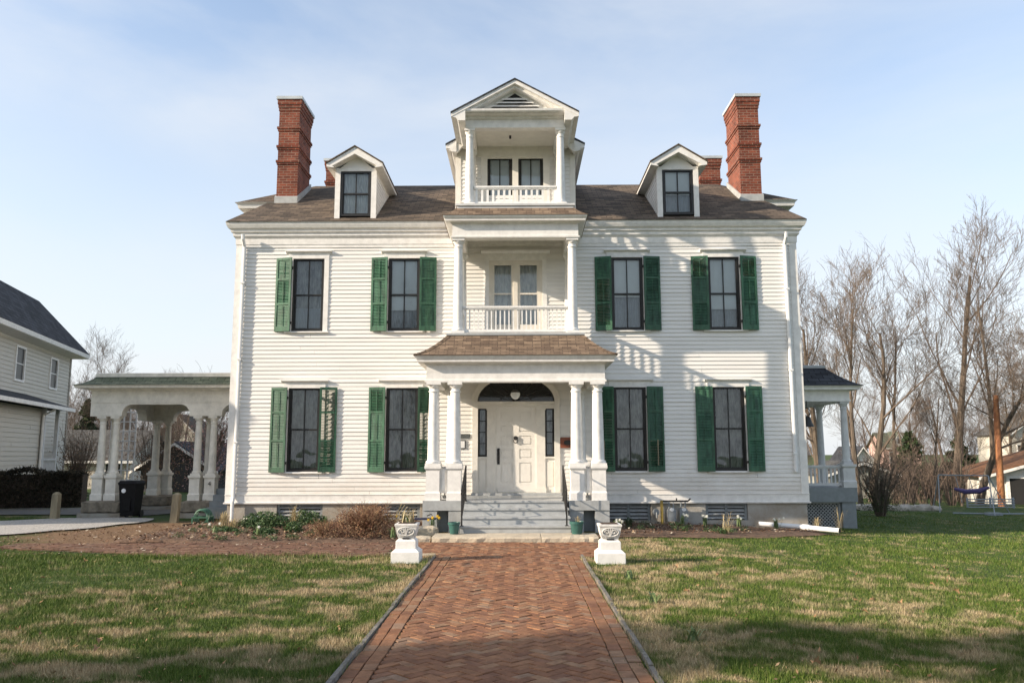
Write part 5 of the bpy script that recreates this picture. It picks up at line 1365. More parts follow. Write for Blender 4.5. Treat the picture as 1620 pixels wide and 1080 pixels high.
# lean-to bay and side door porch
mb = MB(); yb = 24.1-.0
siding(mb, 15, yb, .3, 3.0, lambda u, o, z: (nx_+1.0+o, u, z), (), .13); siding(mb, -nx_-1.0, -nx_, .3, 3.0, lambda u, o, z: (-u, yb+o, z), (), .13); mb.build('bay', M['vinyl'], nb)
mb = MB(); mb.prism([(nx_+1.45, 3.02), (nx_+1.45, 3.10), (nx_, 3.55), (nx_, 3.02)], 14.7, 25.6, 'y'); mb.build('bay_roof', M['shingle_dark'], nb)
mb = MB(); mb.box(nx_+1.43, nx_+1.50, 14.7, 25.6, 2.98, 3.09); mb.tube([(nx_+1.4, yb-.15, 2.98), (nx_+1.08, yb-.15, 2.8), (nx_+1.08, yb-.15, .3)], .04, 6); mb.build('gutter', M['trim'], nb)
for yy in (yb-.05, 25.3):
    mb = MB(); mb.box(nx_+1.02, nx_+1.12, yy-.05, yy+.05, .3, 3.02); mb.build('porch_post', M['trim_grey'], nb)
railing((nx_+1.07, yb), (nx_+1.07, 25.25), .55, 1.5, nb, M['trim_grey'], 12, 'porch_railing', .018)
mb = MB(); mb.tube([(nx_+1.07, 25.35, 1.45), (nx_+1.07, 26.5, .55)], .03, 6); mb.build('stair_rail', M['trim_grey'], nb)
nb.rotation_euler = (0, 0, R(13.5)); nb.location = (-21.1, 37.5, -.4); nb.scale = (1.25,)*3

def cottage(name, x0, x1, y0, y1, zb, ze, zr, wall, roof, label, cat, ridge_axis='y', wins=(), rot=0, ov=.3, trim='trim', group='buildings around the lawn'):
    t = thing(name, ((x0+x1)/2, y0, zb), label, cat, group)
    mb = MB()
    if ridge_axis == 'y':
        c = (x0+x1)/2; mb.prism([(x0, zb), (x1, zb), (x1, ze), (c, zr-.06), (x0, ze)], y0, y1, 'y')
    else:
        c = (y0+y1)/2; mb.prism([(y0, zb), (y1, zb), (y1, ze), (c, zr-.06), (y0, ze)], x0, x1, 'x')
    mb.build('wall', wall, t)
    mb = MB(); tr = MB()
    for s in (-1, 1):
        if ridge_axis == 'y':
            h = (x1-x0)/2; k = (zr-ze)/h; a = (c+s*(h+ov), ze-k*ov); prof = [a, (c, zr), (c, zr+.07), (a[0], a[1]+.07)]
            mb.prism(prof if s > 0 else prof[::-1], y0-ov, y1+ov, 'y')
            prof = [(a[0], a[1]-.14), (c, zr-.14), (c, zr+.0), (a[0], a[1])]; tr.prism(prof if s > 0 else prof[::-1], y0-ov-.03, y0-ov+.02, 'y')
        else:
            h = (y1-y0)/2; k = (zr-ze)/h; a = (c+s*(h+ov), ze-k*ov); prof = [a, (c, zr), (c, zr+.07), (a[0], a[1]+.07)]
            mb.prism(prof if s > 0 else prof[::-1], x0-ov, x1+ov, 'x')
            if s < 0: tr.box(x0-ov, x1+ov, a[0]-.03, a[0]+.01, a[1]-.12, a[1]+.03)
    mb.build('roof', roof, t); tr.build('fascia', M[trim], t)
    for (u, v, a, b_, m_) in wins:
        f = MB(); f.box(u-.09, v+.09, y0-.05, y0-.001, a-.09, b_+.09); ff = f.build('window', M['trim'], t)
        g_ = MB(); g_.box(u, v, y0-.062, y0-.051, a, b_); g_.build('pane', m_, ff)
    if rot: t.rotation_euler = (0, 0, R(rot))
    return t
cottage('outbuilding', -29, -21.6, 45, 50, -.6, 1.45, 3.0, M['vinyl'], M['shingle_grey'], 'low grey roofed outbuilding behind the hedge on the left', 'outbuilding', 'x', [(-24.9, -24.2, .1, 1.0, M['window_dark']), (-22.9, -22.1, .3, 1.1, M['window_dark'])])
cottage('barn', -19.0, -14.6, 40, 46, -.6, 1.0, 2.2, M['barn'], M['shingle_dark'], 'dark barn with a blue grey roof seen through the carriage porch', 'barn', 'y', (), -16, .35)
cottage('house', -42, -36, 92, 98, -.6, 3.3, 6.2, M['vinyl'], M['shingle_grey'], 'distant pale house between the carriage porch columns', 'house', 'y', [(-40, -39, 1.2, 2.6, M['window_dark']), (-38.2, -37.2, 1.2, 2.6, M['window_dark'])])
cottage('shed', 16.9, 21.0, 45, 50, -1.5, .45, 1.12, M['shed'], M['shingle_grey'], 'peeling pale green gabled shed right behind the side porch', 'shed', 'y', (), 0, .18)
cottage('house', 41.3, 45.4, 92, 96, -1.8, 2.4, 3.9, M['pink'], M['shingle_green'], 'small pink house far off among the trees on the right', 'house', 'x', [(41.9, 42.25, .6, 1.7, M['window_dark']), (43.3, 43.6, .7, 1.7, M['window_dark']), (44.2, 44.5, .7, 1.7, M['window_dark'])])
pk = cottage('house_gable', 42.0, 43.7, 91.6, 94, 2.4, 2.5, 4.0, M['petal_white'], M['shingle_green'], 'x', 'y', 'y', [(42.7, 43.0, 2.65, 3.2, M['window_dark'])], 0, .15)
for ch in list(pk.children):                            # the white gable belongs to the pink house
    hp = [o for o in bpy.data.objects if o.get('label', '').startswith('small pink house')][0]
    ch.name = 'gable_' + ch.name.split('.')[0]; ch.location = Vector(ch.location)+Vector(WL[pk])-Vector(WL[hp]); ch.parent = hp
bpy.data.objects.remove(pk)
cottage('house', 49.6, 56, 82, 88, -1.8, 3.6, 5.8, M['vinyl'], M['shingle_grey'], 'white house behind the trees at the far right edge', 'house', 'y', [(50.2, 51.1, 1, 2.4, M['window_dark'])])
cottage('house', 29.6, 32.0, 73, 78, -1.8, .6, 2.2, M['trim'], M['shingle_dark'], 'tiny white gable showing above the pale green shed', 'house', 'y')
ga = cottage('garage', 23.3, 31.3, 40, 46.5, -1.5, .55, 1.75, M['porte'], M['shingle_rust'], 'garage with a rust brown roof and dark open doorway at the right', 'garage', 'y', (), -15, .45)
mb = MB(); mb.box(24.3, 30.4, 39.96, 39.995, -1.5, .35); mb.build('doorway', M['dark_room'], ga)  # black sheet on the solid wall, coloured as the unlit inside
mb = MB(); mb.box(24.15, 24.3, 39.93, 39.998, -1.5, .35); mb.box(24.15, 30.55, 39.93, 39.998, .35, .47); mb.build('door_frame', M['trim'], ga)
# hoop, pole, fence, swing set
t = thing('basketball_hoop', (24.3, 38.6, 0), 'basketball hoop hanging in front of the garage doorway', 'basketball hoop')
mb = MB(); mb.box(23.95, 24.85, 38.6, 38.64, .15, .75); mb.build('backboard', M['window_dark'], t)
mb = MB(); mb.tube([(24.4+.23*math.cos(a), 38.34+.23*math.sin(a), .2) for a in [2*math.pi*i/16 for i in range(17)]], .014, 5); mb.build('rim', M['yellow_pipe'], t)
mb = MB()
for i in range(10):
    a = 2*math.pi*i/10; mb.tube([(24.4+.22*math.cos(a), 38.34+.22*math.sin(a), .19), (24.4+.12*math.cos(a+.5), 38.34+.12*math.sin(a+.5), -.15)], .008, 3)
mb.build('net', M['yellow_pipe'], t)
mb = MB(); mb.tube([(24.45, 38.7, -1.4), (24.45, 38.66, .5)], .04, 8); mb.build('stand', M['iron'], t)
mb = MB(); zz = gz(22.4, 38); mb.tube([(22.30, 38, zz-.3), (22.36, 38, 1.5), (22.45, 38, 4.30)], [.165, .15, .12], 14)
single(mb, 'utility_pole', M['pole'], (22.3, 38, zz), 'bare orange brown wooden pole in front of the garage roof', 'pole', smooth=True)
t = thing('fence', (20.4, 36, gz(20.4, 36)), 'low horizontal rail fence behind the swing set', 'fence')
for i in range(6):
    z = -.98+.11*i; mb = MB(); mb.box(19.6, 21.7, 35.98, 36.0, z, z+.05); mb.build('rail', M['steel'], t)
for x in (19.65, 20.65, 21.66):
    mb = MB(); mb.box(x-.03, x+.03, 36.001, 36.06, -1.2, -.33); mb.build('post', M['steel'], t)
t = thing('swing_set', (16.7, 30, gz(16.7, 30)), 'grey tubular swing set on the right lawn with a purple seat', 'swing set')
za = .78; A0, A1 = Vector((16.0, 31.2, za)), Vector((17.2, 30.0, za))
mb = MB(); mb.tube([A0, A1], .024, 8); mb.build('top_bar', M['steel'], t)
for p, off in ((A0, (-.3, -.5)), (A0, (.2, 1.0)), (A1, (-.5, -1.1)), (A1, (.85, .3))):
    q = Vector((p.x+off[0], p.y+off[1], gz(p.x, p.y))); mb = MB(); mb.tube([p, q], .018, 6); mb.build('leg', M['steel'], t)
for s in (.35, .62):
    p = A0.lerp(A1, s); mb = MB(); mb.tube([p, p+Vector((.12, -.1, -1.0))], .012, 5); mb.build('chain', M['steel'], t)
mb = MB(); mb.tube([(16.3, 30.7, .28), (16.6, 30.5, .18), (16.95, 30.2, .22), (17.2, 30.0, .36)], [.05, .1, .1, .05], 8); mb.build('seat', M['purple'], t)
mb = MB(); mb.tube([(15.6, 29.6, gz(16, 30)+.04), (16.9, 29.4, gz(17, 29)+.04), (18.3, 29.9, gz(18, 30)+.04)], .025, 6); mb.build('ground_bar', M['steel'], t)
mb = MB(); mb.box(16.6, 17.1, 29.1, 29.4, gz(17, 29), gz(17, 29)+.09); mb.build('base_plate', M['steel'], t)
# stones along the far lawn edge
r = random.Random(4)
for i in range(26):
    f = i/25; x = 12.3+3.9*f + r.gauss(0, .05); y = 30.5+1.4*f+r.gauss(0, .15)
    if .26 < f < .42: continue
    s = r.uniform(.10, .22); z = gz(x, y)
    mb = rough_block(x-s*1.3, x+s*1.3, y-s, y+s, z-.05, z+s*1.1, i*3, .06, 3)
    single(mb, 'garden_rock', M['rock'], (x, y, z), 'grey brown rocks lined up along the far edge of the right lawn', 'rock', 'rocks edging the far lawn', uv=False)

# bell hanging in the side porch
t = thing('bell', (7.42, 20.9, 2.9), 'black cast iron bell hanging in the side porch on the right', 'bell')
mb = MB(); mb.lathe([(.16, 2.28), (.155, 2.30), (.11, 2.40), (.085, 2.50), (.05, 2.54), (.01, 2.55)], 7.42, 20.8, 16); mb.build('bell_cup', M['iron'], t, smooth=True)
mb = MB(); mb.tube([(7.42+.085*math.cos(a), 20.8, 2.66+.10*math.sin(a)) for a in [2*math.pi*i/16 for i in range(17)]], .012, 5); mb.tube([(7.42, 20.8, 2.76), (7.42, 20.8, 2.94)], .012, 5); mb.build('hanger', M['iron'], t)

# ================================================================== PLANTS
def leaf_cloud(n, fn, size, seed, flat=.6):
    """n small leaf quads at fn(rng) -> (point, outward)"""
    g = np.random.default_rng(seed); P = np.empty((n, 3)); 
    for i in range(n): P[i] = fn(g)
    A = g.normal(size=(n, 3)); A /= np.linalg.norm(A, axis=1)[:, None]; B = g.normal(size=(n, 3)); B -= (B*A).sum(1)[:, None]*A; B /= np.linalg.norm(B, axis=1)[:, None]
    s = size*(.6+.8*g.random(n))[:, None]; V = np.empty((n, 4, 3)); V[:, 0] = P-A*s; V[:, 1] = P+B*s*flat*.5; V[:, 2] = P+A*s; V[:, 3] = P-B*s*flat*.5
    return V.reshape(-1, 3)
def mesh_np(name, V, k, mat, parent=None, loc=(0, 0, 0)):
    """faces of k consecutive vertices"""
    off = np.array(WL[parent]) if parent else np.array(loc)
    n = len(V)//k; me = bpy.data.meshes.new(name); me.vertices.add(len(V)); me.vertices.foreach_set('co', (V-off).astype(np.float32).ravel())
    me.loops.add(n*k); me.loops.foreach_set('vertex_index', np.arange(n*k, dtype=np.int32))
    me.polygons.add(n); me.polygons.foreach_set('loop_start', np.arange(0, n*k, k, dtype=np.int32))
    try: me.polygons.foreach_set('loop_total', np.full(n, k, dtype=np.int32))
    except Exception: pass
    me.update(calc_edges=True); me.materials.append(mat)
    o = bpy.data.objects.new(name, me); COL.objects.link(o)
    if parent: o.parent = parent
    else: o.location = loc
    WL[o] = tuple(off); return o

# hedge
hA, hB = np.array([-19.0, 24.2]), np.array([-13.75, 25.75]); hd = (hB-hA)/np.linalg.norm(hB-hA); hn = np.array([-hd[1], hd[0]]); hl = np.linalg.norm(hB-hA)
he = thing('hedge', (-16.4, 25, 0), 'dark clipped hedge in front of the neighbouring house', 'hedge')
def hf(g):
    t_ = g.random()*hl; f = g.random(); hgt = 1.12+.06*math.sin(t_*2.1)+.05*math.sin(t_*5.3)
    if f < .55: o, z = -.5+.12*g.random(), g.random()*hgt
    elif f < .9: o, z = -.5+g.random(), hgt-.12*g.random()
    else: o, z = .5-.1*g.random(), g.random()*hgt
    if g.random() < .12: z += .08*g.random()
    p = hA+hd*t_+hn*o; return (p[0], p[1], z)
mesh_np('foliage', leaf_cloud(15000, hf, .05, 3), 4, M['hedge'], he)
mb = MB(); vs = []
for t_, o in ((0, -.38), (hl, -.38), (hl, .38), (0, .38)):
    p = hA+hd*t_+hn*o; vs.append((p[0], p[1], 0))
mb.mesh(vs+[(a, b_, 1.0) for a, b_, c in vs], [(3,2,1,0),(4,5,6,7),(0,1,5,4),(1,2,6,5),(2,3,7,6),(3,0,4,7)]); mb.build('branches', M['bark_dark'], he)  # added solid core box, dark so nothing shows through the leaves

# bare trees --------------------------------------------------------
def grow(seed, H, r0_, fork=.35, spread=38, levels=5, kids=(6, 5, 4, 3, 3), up=.10, wob=.16, stems=1, lean=(0, 0), minr=.009, taper=.62, klen=(.42, .62)):
    r = random.Random(seed); trunk = MB(); crown = MB()
    def branch(p, d, l, rad, lev, mbx):
        n = 7 if lev == 0 else (5 if lev < 3 else 3)
        pts = [p.copy()]; rr = [rad]; dd = d.copy(); q = p.copy(); end = max(minr*.6, rad*(.30 if lev else .28))
        for i in range(n):
            ww = wob*(.5 if lev == 0 else (.9 if lev == 1 else 1.2)); dd = (dd + Vector((r.gauss(0, ww), r.gauss(0, ww), r.gauss(0, ww*.6)+up*(1 if lev else .3)))).normalized(); q = q+dd*(l/n); pts.append(q.copy()); rr.append(rad+(end-rad)*((i+1)/n)**.8)
        mbx.tube(pts, rr, 8 if lev == 0 else (5 if lev == 1 else 3))
        if lev >= levels: return
        k = kids[min(lev, len(kids)-1)]; lo = fork if lev == 0 else .22
        for j in range(k):
            f = lo+(1-lo)*((j+r.random())/k); f = min(f, .98); x = f*n; i = min(int(x), n-1); pp = pts[i].lerp(pts[i+1], x-i); pr_ = rr[i]+(rr[i+1]-rr[i])*(x-i)
            dl = (pts[i+1]-pts[i]).normalized(); a = R(r.uniform(spread*.6, spread*1.35)); az = r.random()*6.283 + j*2.4
            ref = Vector((0, 0, 1)) if abs(dl.z) < .95 else Vector((1, 0, 0)); e1 = dl.cross(ref).normalized(); e2 = dl.cross(e1)
            nd = dl*math.cos(a)+(e1*math.cos(az)+e2*math.sin(az))*math.sin(a)
            branch(pp, nd.normalized(), l*r.uniform(*klen)*(1.36 if lev >= 2 else 1.08)*(1.12-.5*f if lev == 0 else 1.), max(minr, pr_*r.uniform(.34, .60)), lev+1, crown)
    for s in range(stems):
        a = r.random()*6.283+s*6.283/max(1, stems); d = Vector((lean[0], lean[1], 1)) + (Vector((math.cos(a), math.sin(a), 0))*.09 if stems > 1 else Vector())
        branch(Vector((math.cos(a)*r0_*.5*(stems > 1), math.sin(a)*r0_*.5*(stems > 1), -.15)), d.normalized(), H*(1 if s == 0 else r.uniform(.7, .95)), r0_*(1 if s == 0 else .75), 0, trunk)
    return trunk, crown
def tree(name, x, y, args, label, mats=('bark', 'twig'), grp='bare trees beyond the lawn', cat='tree'):
    t = thing(name, (x, y, gz(x, y)), label, cat, grp)
    a, b_ = grow(**args)
    a.build('trunk', M[mats[0]], t, smooth=True, loc=(0, 0, 0), uv=False); b_.build('crown', M[mats[1]], t, loc=(0, 0, 0), uv=False)
    for c in t.children: c.location = (0, 0, 0)
    return t
kA = dict(levels=5, kids=(11, 6, 4, 4, 2), minr=.007)
T1 = tree('bare_tree', 24.0, 45, dict(seed=15, H=13.0, r0_=.26, fork=.25, spread=27, up=.10, wob=.09, stems=1, lean=(.02, 0), klen=(.34, .5), **kA), 'tallest bare tree, its straight trunk rising left of the utility pole')
T2 = tree('bare_tree', 21.8, 39, dict(seed=23, H=7.4, r0_=.20, fork=.35, spread=40, up=.08, wob=.26, klen=(.42, .60), **kA), 'crooked dark trunked tree behind the swing set')
T3 = tree('bare_tree', 25.1, 43.5, dict(seed=36, H=10.6, r0_=.16, fork=.40, spread=30, up=.12, wob=.08, lean=(-.02, 0), klen=(.30, .46), **kA), 'slim bare tree immediately left of the utility pole')
T4 = tree('bare_tree', 17.2, 40, dict(seed=47, H=8.6, r0_=.20, fork=.22, spread=32, up=.09, wob=.10, lean=(.22, 0), klen=(.38, .56), **kA), 'leaning bare tree right beside the side porch roof')
T5 = tree('bare_tree', 17.0, 46, dict(seed=53, H=9.6, r0_=.22, fork=.28, spread=36, up=.12, wob=.12, stems=2, klen=(.36, .54), **kA), 'broad bare tree behind the side porch columns')
def again(src, x, y, rot, sc, label): return copy_thing(src, (x, y, gz(x, y)), rot, sc, label)
again(T5, 37.5, 62, 2.1, .98, 'round crowned bare tree at the far right edge behind the garage')
again(T3, 15.0, 36, 2.9, .84, 'bare tree rising close behind the right corner of the house')
again(T3, 21.2, 46, 1.2, .86, 'thin bare tree between the pink house and the tallest tree')
again(T1, 27.5, 66, 1.9, .74, 'bare tree far behind the pale green shed')
again(T2, 32.6, 52, .7, 1.1, 'bare tree growing behind the garage roof')
again(T5, -26.0, 52, .4, .74, 'round bare tree above the carriage porch roof, left of its middle'); again(T4, -30.5, 58, 3.3, .62, 'bare tree showing between the neighbouring house and the carriage porch')
for i, (x, y, sc, lb) in enumerate(((20.2, 37.5, .42, 'thin sapling trunk left of the shrubs near the pink house'), (21.0, 41, .5, 'thin pale sapling between the pink house and the swing set'))): again(T3, x, y, i*1.7, sc, lb)
# out of the picture, behind and left of the camera: what shades the front lawn and shows in the window panes
again(T5, -5.5, -13, 1, 1.05, 'bare tree across the street behind the viewer, left of the walk'); again(T1, 5, -16, 2, .8, 'bare tree across the street behind the viewer, right of the walk')

# far woods as one mass
def woods(name, spots, seed):
    srcs = [o for T in (T1, T3, T4, T5) for o in [T]]
    r = random.Random(seed); Vs = []; Fs = []; n = 0
    for (x, y, sc) in spots:
        T = r.choice(srcs)
        for ch in T.children:
            me = ch.data; v = np.empty(len(me.vertices)*3, dtype=np.float32); me.vertices.foreach_get('co', v); v = v.reshape(-1, 3)*sc
            a = r.random()*6.28; c, s = math.cos(a), math.sin(a); v2 = v.copy(); v2[:, 0] = v[:, 0]*c-v[:, 1]*s+x; v2[:, 1] = v[:, 0]*s+v[:, 1]*c+y; v2[:, 2] += gz(x, y)
            lt = np.empty(len(me.polygons), dtype=np.int32); me.polygons.foreach_get('loop_total', lt); li = np.empty(len(me.loops), dtype=np.int32); me.loops.foreach_get('vertex_index', li)
            Vs.append(v2); Fs.append((li+n, lt)); n += len(v2)
    V = np.concatenate(Vs); LI = np.concatenate([f[0] for f in Fs]).astype(np.int32); LT = np.concatenate([f[1] for f in Fs]).astype(np.int32)
    me = bpy.data.meshes.new(name); me.vertices.add(len(V)); me.vertices.foreach_set('co', V.ravel()); me.loops.add(len(LI)); me.loops.foreach_set('vertex_index', LI)
    me.polygons.add(len(LT)); me.polygons.foreach_set('loop_start', np.concatenate([[0], np.cumsum(LT)[:-1]]).astype(np.int32)); me.update(calc_edges=True); me.materials.append(M['twig_far'])
    o = bpy.data.objects.new(name, me); COL.objects.link(o); return tag(o, kind='stuff')
r = random.Random(8); sp = []
for i in range(46): sp.append((r.uniform(26, 92), r.uniform(62, 120), r.uniform(.42, .74)))
for i in range(30): y = r.uniform(66, 115); sp.append((-y*r.uniform(.34, .62), y, r.uniform(.40, .66)))
woods('far_woods', sp, 2)
# undergrowth thicket right
def stems_bush(n, h, spread, rad, seed, mbt, forks=3):
    r = random.Random(seed)
    for _ in range(n):
        a = r.random()*6.283; d = Vector((math.cos(a), math.sin(a), 0)); out = spread*r.random(); hh = h*r.uniform(.55, 1.05); b0 = d*.15*r.random()*spread
        pts = [b0, b0+d*out*.3+Vector((0, 0, hh*.45)), b0+d*out*.7+Vector((0, 0, hh*.8)), b0+d*out+Vector((r.gauss(0, .08), r.gauss(0, .08), hh))]
        mbt.tube(pts, [rad, rad*.8, rad*.55, rad*.25], 3)
        for k in range(forks):
            i = r.choice((1, 1, 2)); p = pts[i].lerp(pts[i+1], r.random()); e = Vector((r.gauss(0, 1), r.gauss(0, 1), r.uniform(.3, 1.6))).normalized()*hh*r.uniform(.15, .35)
            mbt.tube([p, p+e*.5+Vector((0, 0, .02)), p+e], [rad*.5, rad*.35, rad*.15], 3)
    return mbt
V = []
r = random.Random(12); mb = MB()
for i in range(46):
    y = r.uniform(37, 58); x = y*r.uniform(.42, .55)
    k = len(mb.v); stems_bush(16, r.uniform(1.6, 3.4), r.uniform(.8, 1.5), .018, i, mb, 3); z = gz(x, y)
    mb.v[k:] = [(a+x, b_+y, c+z) for a, b_, c in mb.v[k:]]
for i in range(26):
    y = r.uniform(50, 62); x = -y*r.uniform(.36, .60); k = len(mb.v); stems_bush(16, r.uniform(1.6, 3.2), r.uniform(.8, 1.6), .02, i+90, mb, 3); z = gz(x, y); mb.v[k:] = [(a+x, b_+y, c+z) for a, b_, c in mb.v[k:]]
tag(mb.build('undergrowth', M['twig_far'], uv=False), kind='stuff')

# dark fountain shrub beside the side porch
t = thing('shrub', (11.55, 26.3, gz(11.55, 26.3)), 'dark twiggy fountain shaped shrub right of the side porch', 'shrub')
mb = moved(stems_bush(110, 1.9, 1.0, .012, 5, MB(), 4), 11.55, 26.3, gz(11.55, 26.3)); mb.build('stems', M['bark'], t, uv=False)
zz = gz(11.55, 26.3)
mesh_np('leaves', leaf_cloud(1100, lambda g: (11.55+g.normal()*.33, 26.3+g.normal()*.33, zz+.15+abs(g.normal())*.45), .035, 5), 4, M['conifer'], t)
# evergreens
def evergreen(name, x, y, h, rad, n, seed, label, size=.16, columnar=False, mat='conifer'):
    t = thing(name, (x, y, gz(x, y)), label, 'evergreen tree', 'evergreen trees'); z0 = gz(x, y)
    mb = MB(); mb.tube([(x, y, z0-.1), (x, y, z0+h*.95)], [h*.02, .02], 7); mb.build('trunk', M['bark'], t, uv=False)
    rr = np.random.default_rng(seed); NB = 90
    bz = np.sort(rr.random(NB))**.9; ba = rr.random(NB)*6.283
    def fn(g):
        k = int(g.integers(NB)); f = bz[k]*.94+.04; env = rad*((1-f)**.75 if not columnar else min(1, 1.25*(1-f)**.45)*(.55+.45*min(1, f*4)))*(.75+.35*math.sin(k*1.7)**2)
        q = g.random()**.6; d = env*q; a = ba[k]+g.normal()*.22/(.35+q)
        return (x+d*math.cos(a), y+d*math.sin(a), z0+f*h+h*.012*g.normal()-.10*d+.05)
    mesh_np('crown', leaf_cloud(n, fn, size, seed), 4, M[mat], t); return t
evergreen('evergreen_tree', 25.0, 52, 4.0, 2.0, 3000, 3, 'dark evergreen among the bare trunks right of the pink house'); evergreen('evergreen_tree', 28.6, 53, 3.8, 1.8, 3000, 4, 'dark evergreen just left of the garage roof'); evergreen('evergreen_tree', 18.6, 60, 3.6, 1.5, 4000, 5, 'dark green evergreen above the pale green shed roof')
evergreen('evergreen_tree', -29.0, 54, 5.6, 1.8, 7000, 6, 'dark evergreen left of the carriage porch above the outbuilding')
E1 = evergreen('evergreen_tree', -16.5, -3.4, 15, 3.0, 7500, 21, 'broad tall evergreen left of the viewer shading the near lawn', .24, True)
copy_thing(E1, (-19.5, -7.9, 0), 2, 1.1, 'tall evergreen behind the viewer on the left, second from the lawn'); copy_thing(E1, (-24, -9, 0), 4, 1.15, 'tallest evergreen behind the viewer on the far left'); copy_thing(E1, (-24.5, -2.0, 0), 1, .9, 'shorter evergreen left of the viewer farther from the lawn')
# magnolia beside the carriage porch
t = thing('magnolia_tree', (-11.5, 30.5, gz(-11.5, 30.5)), 'small magnolia with dull pink blossom behind the right carriage porch columns', 'tree')
a, b_ = grow(seed=71, H=3.6, r0_=.08, fork=.2, spread=45, levels=3, kids=(9, 5, 4), up=.1, stems=3, minr=.006)
a.build('trunk', M['bark'], t, loc=(0, 0, 0), uv=False); b_.build('crown', M['twig'], t, loc=(0, 0, 0), uv=False)
for c in t.children: c.location = (0, 0, 0)
zz = gz(-11.5, 30.5); mesh_np('blossom', leaf_cloud(3000, lambda g: (-11.4+g.normal()*.6, 30.5+g.normal()*.7, zz+2.0+g.normal()*.75), .038, 8), 4, M['blossom'], t)
# autumn coloured undergrowth shrub seen under the porch
for x, y, s in ((-14.9, 33, 7), (-19.5, 36, 9)):
    t = thing('shrub', (x, y, gz(x, y)), 'brown twiggy shrub seen through the carriage porch beside the dark barn' if s == 7 else 'brown twiggy shrub left of the dark barn behind the trellis', 'shrub', 'brown shrubs behind the carriage porch')
    moved(stems_bush(90, 3.0, 1.1, .012, s, MB(), 4), x, y, gz(x, y)).build('stems', M['twig'], t, uv=False)
    zz = gz(x, y); mesh_np('leaves', leaf_cloud(1600, lambda g: (x+g.normal()*.7, y+g.normal()*.6, zz+1.2+g.normal()*.7), .05, s), 4, M['shrub_brown'], t)

# ---- the two flower beds
def dome(cx, cy, cz, rx, ry, rz):
    def fn(g):
        v = g.normal(size=3); v /= np.linalg.norm(v); v[2] = abs(v[2]); q = g.random()**.4
        return (cx+rx*v[0]*q, cy+ry*v[1]*q, cz+rz*v[2]*q)
    return fn
def bed_z(x, y): return bump_z(x, y)+.07
def clump(x, y, n, h, spread, wd, seed, mat, name, label, cat='plant', base=.06, group='plants in the flower beds', arch=.6):
    return single(moved(blades(n, h, spread, wd, seed, arch, base), x, y, bed_z(x, y)-.03), name, M[mat], (x, y, bed_z(x, y)), label, cat, group, uv=False)
t = thing('brown_shrub', (-2.95, 15.75, bed_z(-2.95, 15.75)), 'large dry brown shrub in the left bed behind the urn', 'shrub')
z = bed_z(-2.95, 15.75)
moved(stems_bush(300, .56, .66, .0042, 3, MB(), 5), -2.95, 15.75, z, 0, 1).build('stems', M['shrub_brown'], t, uv=False)
mesh_np('leaves', leaf_cloud(9500, dome(-2.95, 15.75, z, .74, .52, .58), .019, 5), 4, M['shrub_brown'], t)
t = thing('brown_shrub', (-3.75, 15.5, z), 'low russet shrub at the left foot of the large brown shrub', 'shrub')
moved(stems_bush(90, .3, .36, .004, 8, MB(), 3), -3.7, 15.5, z).build('stems', M['shrub_brown'], t, uv=False); mesh_np('leaves', leaf_cloud(1500, dome(-3.7, 15.5, z, .42, .35, .26), .016, 9), 4, M['shrub_brown'], t)
single(MB().__class__() if False else moved(blades(60, .3, .16, .012, 21, .4, .1), -4.05, 17.0, bed_z(-4.05, 17)), 'leafy_plant', M['leaf_green'], (-4.05, 17, z), 'tall green leafy plant on the left edge of the large brown shrub', 'plant', 'plants in the flower beds', uv=False)
for x, y, rx, rz_, n, lb in ((-5.55, 17.9, .62, .34, 2600, 'widest green leafy clump under the left basement window'), (-4.75, 18.3, .45, .34, 1600, 'green leafy clump right under the left basement window bars'), (-5.0, 16.2, .28, .14, 700, 'low green clump in the middle of the left bed'), (-4.55, 16.6, .2, .22, 500, 'small upright green clump left of the brown shrub'), (-5.95, 16.6, .3, .12, 500, 'low dark green clump toward the left end of the left bed')):
    t = thing('leafy_plant', (x, y, bed_z(x, y)), lb, 'plant', 'plants in the flower beds'); zz = bed_z(x, y)-.02
    mesh_np('foliage', leaf_cloud(n, dome(x, y, zz, rx, rx*.7, rz_), .038, int(x*10)+200, .5), 4, M['leaf_green'], t)
    if rz_ > .3:
        for q_ in range(14):
            mesh_np('flower', leaf_cloud(1, dome(x, y-.1, zz+.04, rx*.95, rx*.7, rz_), .030, q_*7+1, .9), 4, M['petal_white'], t)
clump(-6.35, 17.6, 70, .40, .26, .005, 1, 'straw', 'dry_grass_clump', 'dry straw coloured grass clump by the left downspout', 'grass clump', .1)
clump(-5.85, 16.75, 70, .30, .26, .005, 2, 'straw', 'dry_grass_clump', 'dry grass clump beside white flowers in the left bed', 'grass clump', .1)
clump(-4.72, 17.2, 60, .55, .26, .005, 3, 'straw', 'dry_grass_clump', 'tall dry grass clump before the left basement window', 'grass clump', .08); clump(-4.7, 17.15, 40, .2, .18, .008, 4, 'leaf_green', 'leafy_plant', 'green shoots at the foot of the tall dry grass clump', 'plant', .1)
clump(4.35, 17.3, 22, .50, .34, .004, 5, 'straw', 'dry_grass_clump', 'bare dry stalks in the right bed', 'grass clump', .08); clump(4.25, 17.2, 50, .13, .24, .008, 6, 'leaf_green', 'leafy_plant', 'low yellow green clump under the dry stalks in the right bed', 'plant', .1)
clump(6.75, 18.7, 40, .36, .2, .004, 7, 'straw', 'dry_grass_clump', 'dry grass clump beside the white drain pipe', 'grass clump', .06); clump(7.35, 18.9, 14, .62, .3, .004, 8, 'straw', 'dry_grass_clump', 'tall dry stalks before the lattice of the side porch', 'grass clump', .05)
clump(2.35, 17.6, 36, .30, .24, .006, 9, 'conifer', 'leafy_plant', 'dark leafy clump under the basement window right of the steps', 'plant', .1)
